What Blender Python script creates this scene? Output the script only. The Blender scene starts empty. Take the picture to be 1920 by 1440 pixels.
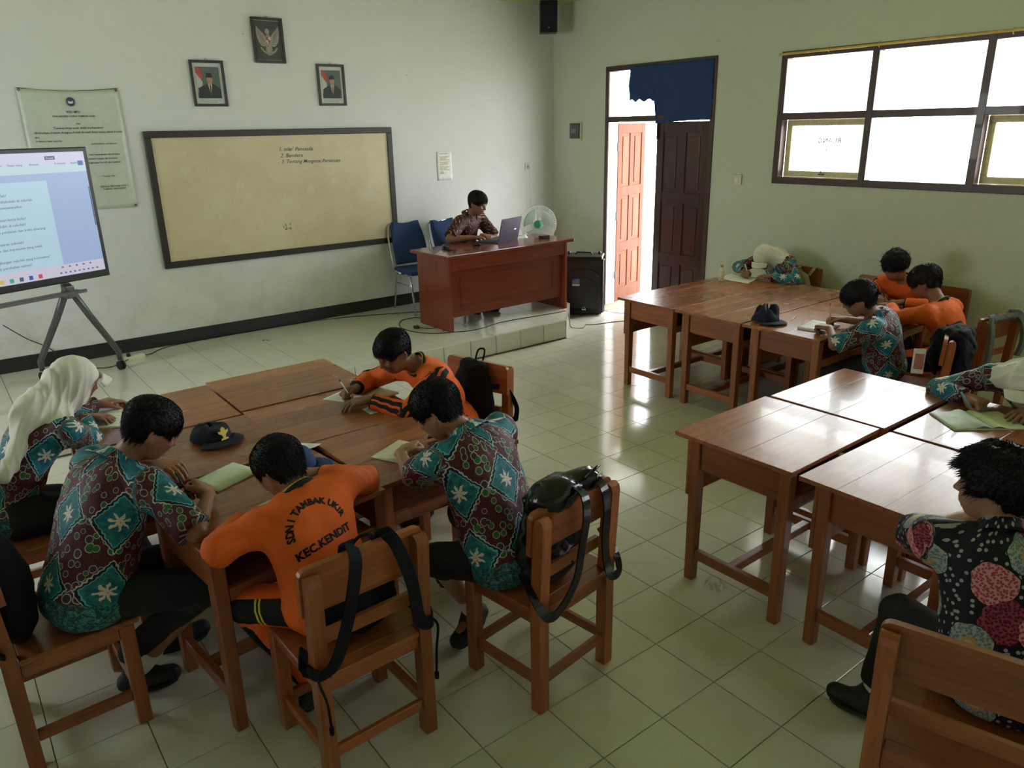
import bpy, bmesh, math, random
import numpy as np
from mathutils import Vector, Matrix
from mathutils.bvhtree import BVHTree
import openvdb

random.seed(7)
rng = np.random.default_rng(11)
S = bpy.context.scene
COL = S.collection
PI = math.pi
R = math.radians

# ------------------------------------------------------------------ camera
cam_d = bpy.data.cameras.new('camera'); cam = bpy.data.objects.new('camera', cam_d); COL.objects.link(cam)
cam_d.sensor_width = 36.0; cam_d.lens = 26.585; cam_d.clip_start = 0.05; cam_d.clip_end = 200
def cam_matrix(yaw, pitch, roll, loc):
    cy, sy, cp, sp, cr, sr = math.cos(yaw), math.sin(yaw), math.cos(pitch), math.sin(pitch), math.cos(roll), math.sin(roll)
    f = Vector((sy*cp, cy*cp, -sp)); r = Vector((cy, -sy, 0)); u = r.cross(f)
    r2 = cr*r + sr*u; u2 = -sr*r + cr*u
    m = Matrix((r2, u2, -f)).transposed().to_4x4(); m.translation = loc
    return m
cam.matrix_world = cam_matrix(0.654775, 0.325187, -0.020815, Vector((-3.290, -4.162, 2.071)))
S.camera = cam

# ------------------------------------------------------------------ light and exposure
S.view_settings.view_transform = 'Standard'; S.view_settings.look = 'None'
S.view_settings.gamma = 1.0; S.view_settings.use_curve_mapping = False
S.view_settings.exposure = 1.08
W = bpy.data.worlds.new('World'); S.world = W; W.use_nodes = True
bg = W.node_tree.nodes['Background']; bg.inputs['Color'].default_value = (0.93, 0.96, 1.0, 1); bg.inputs['Strength'].default_value = 8.0
def area(name, loc, rot, sx, sy, power, color=(1,1,1), portal=False):
    d = bpy.data.lights.new(name, 'AREA'); d.shape = 'RECTANGLE'; d.size = sx; d.size_y = sy; d.energy = power; d.color = color
    if portal: d.cycles.is_portal = True
    o = bpy.data.objects.new(name, d); COL.objects.link(o); o.location = loc; o.rotation_euler = rot
    return o
sun_d = bpy.data.lights.new('sun', 'SUN'); sun_d.energy = 9.0; sun_d.angle = R(3); sun_d.color = (1, .96, .90)
sun = bpy.data.objects.new('sun', sun_d); COL.objects.link(sun); sun.rotation_euler = (R(10), R(9), 0); sun.location = (14, 0, 12)
XR, YW, ZC = 3.204, 3.338, 3.44        # right wall, front wall, ceiling
XL, YB = -5.3, -7.4                    # left wall and back wall, behind the camera
HP = 0.186                             # height of the teacher's platform
WT = 0.16                              # wall thickness
area('portal_window', (XR+WT+.02, -1.15, 2.11), (0, R(90), 0), 1.2, 3.1, 1, portal=True)
area('portal_window', (XR+WT+.02, -5.35, 2.11), (0, R(90), 0), 1.2, 2.9, 1, portal=True)
area('portal_door', (XR+WT+.02, 1.66, 1.36), (0, R(90), 0), 2.7, 1.5, 1, portal=True)
area('portal_left', (XL-WT-.02, 1.2, 1.95), (0, R(-90), 0), 1.3, 1.6, 1, portal=True)
S.cycles.max_bounces = 10; S.cycles.diffuse_bounces = 6; S.cycles.transparent_max_bounces = 12
S.cycles.sample_clamp_indirect = 6.0; S.cycles.caustics_reflective = False; S.cycles.caustics_refractive = False

# ------------------------------------------------------------------ node helpers
class NT:
    """a small writer for material node trees"""
    def __init__(s, name):
        s.m = bpy.data.materials.new(name); s.m.use_nodes = True; s.t = s.m.node_tree; s.t.nodes.clear()
        s.out = s.n('ShaderNodeOutputMaterial'); s.b = s.n('ShaderNodeBsdfPrincipled'); s.l(s.b.outputs[0], s.out.inputs[0])
    def n(s, k, **kw):
        q = s.t.nodes.new(k)
        for a, v in kw.items(): setattr(q, a, v)
        return q
    def l(s, a, b): s.t.links.new(a, b)
    def put(s, v, sock):
        if isinstance(v, (int, float)): sock.default_value = v
        elif isinstance(v, tuple): sock.default_value = v if len(v) != 3 or sock.type == 'VECTOR' else (*v, 1)
        else: s.l(v, sock)
    def m_(s, op, a, b=0.0, c=0.0, clamp=False):
        q = s.n('ShaderNodeMath', operation=op, use_clamp=clamp)
        s.put(a, q.inputs[0]); s.put(b, q.inputs[1]); s.put(c, q.inputs[2]); return q.outputs[0]
    def mix(s, f, a, b, blend='MIX'):
        q = s.n('ShaderNodeMix', data_type='RGBA', blend_type=blend)
        s.put(f, q.inputs[0]); s.put(a, q.inputs[6]); s.put(b, q.inputs[7]); return q.outputs[2]
    def noise(s, vec, scale, detail=4, rough=.55, dist=0.0):
        q = s.n('ShaderNodeTexNoise'); q.inputs['Scale'].default_value = scale; q.inputs['Detail'].default_value = detail
        q.inputs['Roughness'].default_value = rough; q.inputs['Distortion'].default_value = dist
        if vec is not None: s.l(vec, q.inputs['Vector'])
        return q.outputs[0]
    def ramp(s, v, lo, hi, clamp=True):
        q = s.n('ShaderNodeMapRange', clamp=clamp); s.put(v, q.inputs[0]); q.inputs[1].default_value = lo; q.inputs[2].default_value = hi
        return q.outputs[0]
    def coord(s, kind='Object'): return s.n('ShaderNodeTexCoord').outputs[kind]
    def vmap(s, vec, scale=(1,1,1), loc=(0,0,0)):
        q = s.n('ShaderNodeMapping'); s.l(vec, q.inputs[0]); q.inputs['Scale'].default_value = scale; q.inputs['Location'].default_value = loc
        return q.outputs[0]
    def rand(s): return s.n('ShaderNodeObjectInfo').outputs['Random']
    def bump(s, h, strength=.3, dist=.01):
        q = s.n('ShaderNodeBump'); q.inputs['Strength'].default_value = strength; q.inputs['Distance'].default_value = dist
        s.l(h, q.inputs['Height']); s.l(q.outputs[0], s.b.inputs['Normal'])
    def fin(s, color=None, rough=None, metal=None, spec=None, **kw):
        if color is not None: s.put(color, s.b.inputs['Base Color'])
        if rough is not None: s.put(rough, s.b.inputs['Roughness'])
        if metal is not None: s.put(metal, s.b.inputs['Metallic'])
        if spec is not None: s.put(spec, s.b.inputs['Specular IOR Level'])
        for k, v in kw.items(): s.put(v, s.b.inputs[k])
        return s.m

def plain(name, color, rough=.5, metal=0.0, spec=.5, var=.12, scale=30, bump=0.0, **kw):
    """a colour with a little procedural grain"""
    t = NT(name); v = t.noise(t.coord(), scale, 3)
    c = t.mix(t.ramp(v, .3, .7), tuple(x*(1-var) for x in color), tuple(min(1, x*(1+var)) for x in color))
    if bump: t.bump(v, bump, .004)
    return t.fin(c, rough, metal, spec, **kw)

def wood_mat(name, dark, light, rough=.32, axis=0, coat=.25, wear=.0):
    t = NT(name); o = t.coord('Object'); w = t.rand()
    off = t.n('ShaderNodeVectorMath', operation='ADD'); comb = t.n('ShaderNodeCombineXYZ')
    r = t.m_('MULTIPLY', w, 37.0); t.l(r, comb.inputs[0]); t.l(r, comb.inputs[1]); t.l(o, off.inputs[0]); t.l(comb.outputs[0], off.inputs[1])
    sc = [26, 26, 26]; sc[axis] = 1.6
    g = t.noise(t.vmap(off.outputs[0], tuple(sc)), 1.0, 6, .6, .8)
    sc2 = [90, 90, 90]; sc2[axis] = 5
    g2 = t.noise(t.vmap(off.outputs[0], tuple(sc2)), 1.0, 3, .6)
    f = t.m_('ADD', t.m_('MULTIPLY', t.ramp(g, .25, .75), .75), t.m_('MULTIPLY', t.ramp(g2, .3, .7), .25))
    c = t.mix(f, dark, light)
    tone = t.m_('ADD', .8, t.m_('MULTIPLY', w, .4))
    hs = t.n('ShaderNodeHueSaturation'); t.l(c, hs.inputs['Color']); t.l(tone, hs.inputs['Value']); c = hs.outputs[0]
    if wear:
        wn = t.noise(off.outputs[0], 14, 5, .7); c = t.mix(t.m_('MULTIPLY', t.ramp(wn, .62, .72), wear), c, tuple(min(1, x*2.2+.06) for x in light))
    rg = t.m_('ADD', rough-.03, t.m_('MULTIPLY', t.noise(off.outputs[0], 3, 2), .06))
    t.bump(g2, .12, .002)
    return t.fin(c, rg, Coat_Weight=coat) if False else (t.b.inputs['Coat Weight'].__setattr__('default_value', coat) or t.fin(c, rg))

# ------------------------------------------------------------------ mesh helpers
def link(name, me, mat=None, parent=None, loc=None, rot=None, smooth=False):
    o = bpy.data.objects.new(name, me); COL.objects.link(o)
    if mat is not None and not me.materials:
        for m in (mat if isinstance(mat, (list, tuple)) else [mat]): me.materials.append(m)
    if parent is not None: o.parent = parent
    if loc is not None: o.location = loc
    if rot is not None: o.rotation_euler = rot
    if smooth: me.polygons.foreach_set('use_smooth', [True]*len(me.polygons))
    return o
def empty(name, loc, rz=0.0):
    o = bpy.data.objects.new(name, None); COL.objects.link(o); o.location = loc; o.rotation_euler = (0, 0, rz); o.empty_display_size = .1
    return o
def tag(o, label=None, cat=None, group=None, kind=None):
    if label: o['label'] = label
    if cat: o['category'] = cat
    if group: o['group'] = group
    if kind: o['kind'] = kind
    return o
class B:
    """collects shapes into one mesh"""
    def __init__(s): s.bm = bmesh.new()
    def add(s, verts, faces, mi=0, M=None, sm=False):
        vs = [s.bm.verts.new(M @ Vector(v) if M is not None else v) for v in verts]
        out = []
        for f in faces:
            try:
                q = s.bm.faces.new([vs[i] for i in f]); q.material_index = mi; q.smooth = sm; out.append(q)
            except ValueError: pass
        return vs, out
    def box(s, c, d, bev=0.0, mi=0, M=None, rz=0.0, taper=None):
        x, y, z = (v/2 for v in d); T = Matrix.Translation(c) @ Matrix.Rotation(rz, 4, 'Z')
        if M is not None: T = M @ T
        vs = [(-x,-y,-z),(x,-y,-z),(x,y,-z),(-x,y,-z),(-x,-y,z),(x,-y,z),(x,y,z),(-x,y,z)]
        if taper: vs = [(a*taper, b*taper, q) if q < 0 else (a, b, q) for a, b, q in vs]
        fs = [(0,3,2,1),(4,5,6,7),(0,1,5,4),(1,2,6,5),(2,3,7,6),(3,0,4,7)]
        v, f = s.add(vs, fs, mi, T)
        if bev:
            e = list({e for q in f for e in q.edges})
            bmesh.ops.bevel(s.bm, geom=e, offset=min(bev, min(d)*.45), segments=1 if bev < .006 else 2, affect='EDGES', profile=.6)
        return s
    def span(s, a, b, bev=0.0, mi=0, M=None):
        return s.box([(p+q)/2 for p, q in zip(a, b)], [abs(q-p) for p, q in zip(a, b)], bev, mi, M)
    def prism(s, pts, t, plane='xy', o=0.0, mi=0, M=None, sm=False):
        """polygon in a plane, extruded by t from o"""
        f = {'xy': lambda a, b, c: (a, b, c), 'xz': lambda a, b, c: (a, c, b), 'yz': lambda a, b, c: (c, a, b)}[plane]
        n = len(pts); vs = [f(a, b, o) for a, b in pts] + [f(a, b, o+t) for a, b in pts]
        fs = [tuple(range(n))[::-1], tuple(range(n, 2*n))] + [(i, (i+1) % n, n+(i+1) % n, n+i) for i in range(n)]
        s.add(vs, fs, mi, M, sm); return s
    def lathe(s, prof, seg=24, mi=0, M=None, sm=True, cap=True):
        vs = []; fs = []; n = len(prof)
        for k in range(seg):
            a = 2*PI*k/seg
            for r, z in prof: vs.append((r*math.cos(a), r*math.sin(a), z))
        for k in range(seg):
            k2 = (k+1) % seg
            for i in range(n-1): fs.append((k*n+i, k2*n+i, k2*n+i+1, k*n+i+1))
        if cap:
            if prof[0][0] > 1e-5: fs.append(tuple(k*n for k in range(seg))[::-1])
            if prof[-1][0] > 1e-5: fs.append(tuple(k*n+n-1 for k in range(seg)))
        s.add(vs, fs, mi, M, sm); return s
    def tube(s, pts, r, seg=8, mi=0, M=None, closed=False, sm=True):
        pts = [Vector(p) for p in pts]; n = len(pts); rs = r if isinstance(r, (list, tuple)) else [r]*n
        vs = []; fs = []; up = None
        for i, p in enumerate(pts):
            a = pts[i-1] if (i or closed) else p; b = pts[(i+1) % n] if (i < n-1 or closed) else p
            d = (b-a).normalized()
            if up is None: up = Vector((0,0,1)) if abs(d.z) < .9 else Vector((1,0,0))
            side = d.cross(up).normalized(); up = side.cross(d).normalized()
            for k in range(seg):
                t = 2*PI*k/seg; vs.append(p + (side*math.cos(t) + up*math.sin(t))*rs[i])
        m = n if closed else n-1
        for i in range(m):
            j = (i+1) % n
            for k in range(seg): k2 = (k+1) % seg; fs.append((i*seg+k, i*seg+k2, j*seg+k2, j*seg+k))
        if not closed: fs += [tuple(range(seg))[::-1], tuple(range((n-1)*seg, n*seg))]
        s.add(vs, fs, mi, M, sm); return s
    def grid(s, fn, nu, nv, mi=0, thick=0.0, M=None, sm=True):
        """fn(u, v) -> point, u and v in 0..1; thick gives a second skin along the normal"""
        P = [[Vector(fn(i/nu, j/nv)) for j in range(nv+1)] for i in range(nu+1)]
        vs = [P[i][j] for i in range(nu+1) for j in range(nv+1)]; w = nv+1
        fs = [(i*w+j, (i+1)*w+j, (i+1)*w+j+1, i*w+j+1) for i in range(nu) for j in range(nv)]
        if thick:
            N = []
            for i in range(nu+1):
                for j in range(nv+1):
                    a = P[min(i+1, nu)][j]-P[max(i-1, 0)][j]; b = P[i][min(j+1, nv)]-P[i][max(j-1, 0)]
                    N.append(a.cross(b).normalized())
            k = len(vs); vs += [v-n*thick for v, n in zip(vs, N)]
            fs += [tuple(q+k for q in f[::-1]) for f in fs]
            rim = [i*w for i in range(nu+1)] + [nu*w+j for j in range(1, nv+1)] + [i*w+nv for i in range(nu-1, -1, -1)] + [j for j in range(nv-1, 0, -1)]
            fs += [(rim[(q+1) % len(rim)], rim[q], rim[q]+k, rim[(q+1) % len(rim)]+k) for q in range(len(rim))]
        s.add(vs, fs, mi, M, sm); return s
    def done(s, name, mat=None, parent=None, loc=None, rot=None, fix=True, data_only=False):
        if fix: bmesh.ops.recalc_face_normals(s.bm, faces=s.bm.faces)
        me = bpy.data.meshes.new(name); s.bm.to_mesh(me); s.bm.free()
        for m in (mat if isinstance(mat, (list, tuple)) else [mat]) if mat is not None else []: me.materials.append(m)
        return me if data_only else link(name, me, None, parent, loc, rot)
def copy_tree(o, parent=None):
    c = o.copy(); COL.objects.link(c)
    if parent is not None: c.parent = parent
    for ch in list(KIDS.get(o.name, [])): copy_tree(ch, c)
    return c
KIDS = {}
def remember(root):
    KIDS.clear()
    for o in bpy.data.objects:
        if o.parent is not None: KIDS.setdefault(o.parent.name, []).append(o)
def text_mesh(txt, size, align='CENTER', bold=0.0, shear=0.0, extrude=0.0, res=2):
    cu = bpy.data.curves.new('lettering', 'FONT'); cu.body = txt; cu.size = size; cu.align_x = align; cu.align_y = 'CENTER'
    cu.offset = bold; cu.extrude = extrude; cu.resolution_u = res; cu.space_character = 1.05; cu.shear = shear
    o = bpy.data.objects.new('lettering', cu); COL.objects.link(o)
    dg = bpy.context.evaluated_depsgraph_get(); me = bpy.data.meshes.new_from_object(o.evaluated_get(dg))
    bpy.data.objects.remove(o); bpy.data.curves.remove(cu)
    return me
# ------------------------------------------------------------------ materials
M_ = {}
def wall_mat(name, base, seed=0.0):
    t = NT(name); o = t.vmap(t.coord('Object'), loc=(seed, seed*.7, 0))
    a = t.noise(o, .9, 5, .6); b = t.noise(o, 5, 5, .65); c = t.noise(o, 60, 2)
    sep = t.n('ShaderNodeSeparateXYZ'); t.l(t.coord('Object'), sep.inputs[0])
    col = t.mix(t.ramp(a, .35, .7), base, tuple(x*y for x, y in zip(base, (.93, .95, .90))))
    col = t.mix(t.m_('MULTIPLY', t.ramp(b, .55, .75), .25), col, tuple(x*.86 for x in base))
    low = t.m_('MULTIPLY', t.ramp(sep.outputs[2], 1.3, .2), t.ramp(b, .42, .62)); col = t.mix(t.m_('MULTIPLY', low, .30), col, (.42, .40, .24))
    sp = t.n('ShaderNodeTexVoronoi'); sp.inputs['Scale'].default_value = 2.6; t.l(o, sp.inputs['Vector'])
    col = t.mix(t.m_('MULTIPLY', t.m_('LESS_THAN', sp.outputs['Distance'], .020), .55), col, (.16, .15, .13))
    t.bump(t.m_('ADD', t.m_('MULTIPLY', c, .3), b), .25, .006)
    return t.fin(col, .62, spec=.35)
M_['wall'] = wall_mat('wall_paint', (.72, .72, .715))
M_['wall_r'] = wall_mat('wall_paint_green', (.635, .655, .56), 3.0)
M_['ceiling'] = plain('ceiling_paint', (.47, .55, .22), .5)
M_['reveal'] = plain('reveal_paint', (.80, .74, .74), .6)
def tile_mat(name, base, rough):
    t = NT(name); w = t.rand(); o = t.coord('Object'); n = t.noise(o, 7, 5, .6); n2 = t.noise(o, 120, 2, .6)
    c = t.mix(t.ramp(n, .35, .7), base, tuple(x*y for x, y in zip(base, (.93, .94, .86))))
    c = t.mix(t.m_('MULTIPLY', t.ramp(n2, .62, .75), .22), c, (.30, .29, .20))
    sp = t.noise(o, 22, 3, .7); c = t.mix(t.m_('MULTIPLY', t.ramp(sp, .70, .76), .5), c, (.16, .13, .09))
    hs = t.n('ShaderNodeHueSaturation'); t.l(c, hs.inputs['Color']); t.l(t.m_('ADD', .965, t.m_('MULTIPLY', w, .07)), hs.inputs['Value'])
    return t.fin(hs.outputs[0], t.m_('ADD', rough, t.m_('MULTIPLY', n, .10)), spec=.5)
M_['tile'] = tile_mat('floor_tile', (.66, .63, .565), .07)
M_['tile_p'] = tile_mat('platform_tile', (.69, .665, .61), .08)
M_['grout'] = plain('grout', (.24, .225, .16), .8)
M_['base'] = plain('baseboard_black', (.018, .018, .017), .4)
M_['desk'] = wood_mat('desk_wood', (.200, .060, .028), (.44, .165, .075), .27, 0, .12, .10)
M_['desk_y'] = wood_mat('desk_wood_side', (.200, .056, .022), (.40, .130, .052), .34, 1, .1)
M_['desk_z'] = wood_mat('desk_wood_leg', (.210, .058, .022), (.42, .14, .056), .34, 2, .1)
M_['chair'] = wood_mat('chair_wood', (.180, .046, .015), (.40, .125, .042), .33, 0, .15)
M_['chair_y'] = wood_mat('chair_wood_side', (.180, .046, .015), (.38, .118, .040), .33, 1, .15)
M_['chair_z'] = wood_mat('chair_wood_leg', (.190, .048, .015), (.41, .13, .044), .33, 2, .15)
M_['teacher'] = wood_mat('teacher_desk_wood', (.150, .024, .012), (.250, .050, .024), .22, 0, .4)
M_['teacher_z'] = wood_mat('teacher_desk_side', (.150, .024, .012), (.240, .046, .022), .25, 2, .4)
M_['door_red'] = wood_mat('door_wood', (.13, .045, .026), (.20, .078, .046), .75, 2, .0); M_['door_red'].node_tree.nodes['Principled BSDF'].inputs['Specular IOR Level'].default_value = .15
M_['door_shaded'] = wood_mat('door_shaded_wood', (.045, .018, .013), (.085, .034, .024), .35, 2, .2)  # door wood darkened: the closed leaf's backlit shade is put into its colour
M_['frame'] = wood_mat('frame_brown', (.050, .024, .018), (.085, .042, .032), .4, 2, .1)
M_['frame_x'] = wood_mat('frame_brown_rail', (.050, .024, .018), (.085, .042, .032), .4, 1, .1)
M_['sash'] = plain('sash_cream', (.80, .74, .44), .5)
M_['bamboo'] = plain('bamboo_rod', (.72, .48, .12), .4)
M_['board_frame'] = plain('board_frame', (.028, .018, .013), .45)
def board_mat():
    t = NT('old_whiteboard'); o = t.coord('Object'); a = t.noise(o, 1.6, 5, .65, .4); b = t.noise(o, 40, 3, .7); d = t.noise(o, 6, 4)
    c = t.mix(t.ramp(a, .3, .7), (.58, .475, .29), (.70, .60, .41)); c = t.mix(t.m_('MULTIPLY', t.ramp(d, .60, .72), .35), c, (.74, .71, .54))
    c = t.mix(t.m_('MULTIPLY', t.ramp(b, .66, .74), .5), c, (.20, .16, .08))
    return t.fin(c, t.m_('ADD', .30, t.m_('MULTIPLY', a, .25)), spec=.4)
M_['board'] = board_mat()
M_['ink'] = plain('marker_ink', (.035, .035, .04), .6)
for k, c, r in (('black_cloth', (.006, .0065, .009), .85), ('white_cloth', (.74, .73, .70), .85), ('yellow_cloth', (.70, .56, .03), .8),
                ('navy_cloth', (.007, .010, .028), .85), ('blue_cloth', (.014, .046, .165), .8), ('shoe', (.010, .010, .011), .6), ('sole', (.028, .026, .025), .8),
                ('paper', (.80, .81, .78), .7), ('paper_green', (.66, .72, .58), .7), ('paper_cream', (.68, .62, .46), .7), ('black_plastic', (.012, .012, .013), .38),
                ('grey_plastic', (.22, .22, .23), .4), ('white_plastic', (.78, .78, .76), .35), ('cream_plastic', (.72, .68, .52), .45), ('dark_metal', (.10, .105, .11), .4),
                ('rubber', (.015, .015, .015), .7), ('eye_white', (.70, .67, .62), .25), ('eye_dark', (.012, .008, .006), .15), ('red', (.55, .03, .03), .6),
                ('blue_label', (.10, .22, .50), .5), ('gold', (.70, .50, .05), .5), ('pen_blue', (.15, .45, .60), .35), ('pencil', (.75, .30, .22), .5), ('skin_lip', (.30, .11, .08), .5),
                ('cable', (.014, .014, .014), .5), ('beige_cloth', (.36, .30, .20), .9), ('grey_cloth', (.12, .125, .13), .9)):
    M_[k] = plain(k, c, r, bump=.25 if 'cloth' in k else 0.0, scale=120 if 'cloth' in k else 30)
M_['pack'] = plain('backpack_nylon', (.007, .0075, .009), .80, spec=.2, bump=.4, scale=90)
M_['leather'] = plain('backpack_leather', (.008, .008, .010), .20, bump=.35, scale=18)
M_['chrome'] = plain('chrome', (.62, .63, .64), .16, 1.0)
M_['laptop'] = plain('laptop_lid', (.075, .060, .098), .6, .0, .25)
M_['stand'] = plain('stand_metal', (.13, .135, .14), .38, .6)
def skin_mat(name, base):
    t = NT(name); o = t.coord(); n = t.noise(o, 14, 4); n2 = t.noise(o, 240, 2)
    c = t.mix(t.ramp(n, .35, .7), base, tuple(x*y for x, y in zip(base, (1.12, .95, .90)))); t.bump(n2, .12, .001)
    t.b.inputs['Subsurface Weight'].default_value = .08; t.b.inputs['Subsurface Radius'].default_value = (.01, .004, .002)
    return t.fin(c, .48, spec=.4)
M_['skin'] = skin_mat('skin', (.270, .130, .078)); M_['skin2'] = skin_mat('skin_light', (.350, .180, .110)); M_['skin3'] = skin_mat('skin_dark', (.215, .100, .060))
def hair_mat(name, c):
    t = NT(name); n = t.noise(t.vmap(t.coord(), (60, 60, 12)), 1, 4); t.bump(n, .3, .002)
    return t.fin(t.mix(n, c, tuple(x*2.2 for x in c)), .62, spec=.22)
M_['hair'] = hair_mat('hair_black', (.0055, .0048, .0050)); M_['hair2'] = hair_mat('hair_brown_black', (.010, .007, .006))
def scarf_mat():
    t = NT('scarf_cotton'); n = t.noise(t.coord(), 220, 2); t.bump(n, .3, .001)
    return t.fin(t.mix(n, (.66, .64, .58), (.76, .74, .68)), .85, spec=.2, **{'Sheen Weight': .2})
M_['scarf'] = scarf_mat()

# ---- batik: teal lozenges with a white flower, maroon lozenges with rings, wavy wax lines between
def batik(name, teal=(.008, .088, .130), teal2=(.015, .200, .255), maroon=(.060, .008, .016), line=(.50, .54, .60)):
    t = NT(name); at = t.n('ShaderNodeAttribute', attribute_name='fab'); sep = t.n('ShaderNodeSeparateXYZ'); t.l(at.outputs['Vector'], sep.inputs[0])
    U, V = sep.outputs[0], sep.outputs[1]
    wob = t.m_('MULTIPLY', t.m_('SINE', t.m_('MULTIPLY', t.m_('ADD', U, V), 240.0)), .0019); wob2 = t.m_('MULTIPLY', t.m_('SINE', t.m_('MULTIPLY', t.m_('SUBTRACT', U, V), 240.0)), .0019)
    nz = t.m_('MULTIPLY', t.m_('SUBTRACT', t.noise(at.outputs['Vector'], 16, 2), .5), .022)
    U2 = t.m_('ADD', U, t.m_('ADD', wob, nz)); V2 = t.m_('ADD', V, wob2)
    u1 = t.m_('DIVIDE', U2, .182); v1 = t.m_('DIVIDE', V2, .240)
    a = t.m_('ADD', u1, v1); b = t.m_('SUBTRACT', u1, v1)
    fa, fb = t.m_('FRACT', a), t.m_('FRACT', b); ia, ib = t.m_('FLOOR', a), t.m_('FLOOR', b)
    par = t.m_('GREATER_THAN', t.m_('ABSOLUTE', t.m_('SUBTRACT', t.m_('FRACT', t.m_('MULTIPLY', ia, .5)), t.m_('FRACT', t.m_('MULTIPLY', ib, .5)))), .25)   # checker
    ea = t.m_('MINIMUM', fa, t.m_('SUBTRACT', 1.0, fa)); eb = t.m_('MINIMUM', fb, t.m_('SUBTRACT', 1.0, fb)); e = t.m_('MINIMUM', ea, eb)
    # lozenge centre distance, in metres
    ca, cb = t.m_('SUBTRACT', fa, .5), t.m_('SUBTRACT', fb, .5)
    du = t.m_('MULTIPLY', t.m_('ADD', ca, cb), .091); dv = t.m_('MULTIPLY', t.m_('SUBTRACT', ca, cb), .120)
    r = t.m_('SQRT', t.m_('ADD', t.m_('MULTIPLY', du, du), t.m_('MULTIPLY', dv, dv))); th = t.m_('ARCTAN2', dv, du)
    pet = t.m_('ADD', .0215, t.m_('MULTIPLY', t.m_('COSINE', t.m_('ADD', t.m_('MULTIPLY', th, 7.0), t.m_('MULTIPLY', ia, 2.1))), .0120))
    rn = t.m_('ADD', r, t.m_('MULTIPLY', t.m_('SUBTRACT', t.noise(at.outputs['Vector'], 120, 2), .5), .014))
    flower = t.ramp(t.m_('SUBTRACT', pet, rn), -.0025, .0015)
    tn = t.noise(at.outputs['Vector'], 45, 3); tealc = t.mix(t.ramp(tn, .35, .65), teal, teal2)
    tealc = t.mix(t.m_('MULTIPLY', t.ramp(t.noise(at.outputs['Vector'], 90, 3), .58, .68), .4), tealc, (.05, .25, .06))
    tealc = t.mix(flower, tealc, (.70, .62, .58)); tealc = t.mix(t.ramp(t.m_('SUBTRACT', .0028, r), 0, .001), tealc, (.35, .12, .09))
    # rings among the maroon
    vo = t.n('ShaderNodeTexVoronoi', voronoi_dimensions='2D'); vo.inputs['Scale'].default_value = 33; t.l(t.vmap(at.outputs['Vector'], (1, .78, 1)), vo.inputs['Vector'])
    vd = vo.outputs['Distance']; cs = t.n('ShaderNodeSeparateColor'); t.l(vo.outputs['Color'], cs.inputs[0])
    sz = t.m_('ADD', .24, t.m_('MULTIPLY', cs.outputs[0], .22)); inner = t.m_('LESS_THAN', vd, t.m_('MULTIPLY', sz, .78)); ring = t.m_('LESS_THAN', vd, sz)
    inn = t.mix(t.m_('GREATER_THAN', cs.outputs[1], .6), (.055, .025, .030), (.025, .13, .035))
    mar = t.mix(t.ramp(t.noise(at.outputs['Vector'], 120, 2), .4, .7), maroon, tuple(x*2.0 for x in maroon))
    mc = t.mix(ring, mar, (.40, .38, .34)); mc = t.mix(inner, mc, inn)
    inlet = t.m_('MULTIPLY', par, t.m_('GREATER_THAN', e, .105)); c = t.mix(inlet, mc, tealc)
    c = t.mix(t.m_('MULTIPLY', par, t.m_('LESS_THAN', t.m_('ABSOLUTE', t.m_('SUBTRACT', e, .078)), .030)), c, (.010, .008, .012)); c = t.mix(t.m_('MULTIPLY', par, t.m_('LESS_THAN', t.m_('ABSOLUTE', t.m_('SUBTRACT', e, .048)), .013)), c, line)
    rim = t.m_('MULTIPLY', t.m_('LESS_THAN', e, .135), t.m_('GREATER_THAN', e, .110)); c = t.mix(t.m_('MULTIPLY', rim, par), c, (.10, .42, .55))
    # darker border band at the hem
    hem = t.m_('MULTIPLY', t.m_('LESS_THAN', V, .075), t.m_('LESS_THAN', sep.outputs[2], .5)); hc = t.mix(t.ramp(t.noise(at.outputs['Vector'], 60, 4, .7, 1.5), .5, .56), (.008, .045, .060), (.045, .25, .27))
    c = t.mix(t.m_('MULTIPLY', hem, .85), c, hc)
    t.bump(t.noise(at.outputs['Vector'], 500, 2), .15, .001)
    return t.fin(c, .62, spec=.3)
M_['batik'] = batik('batik_cotton')
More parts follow.
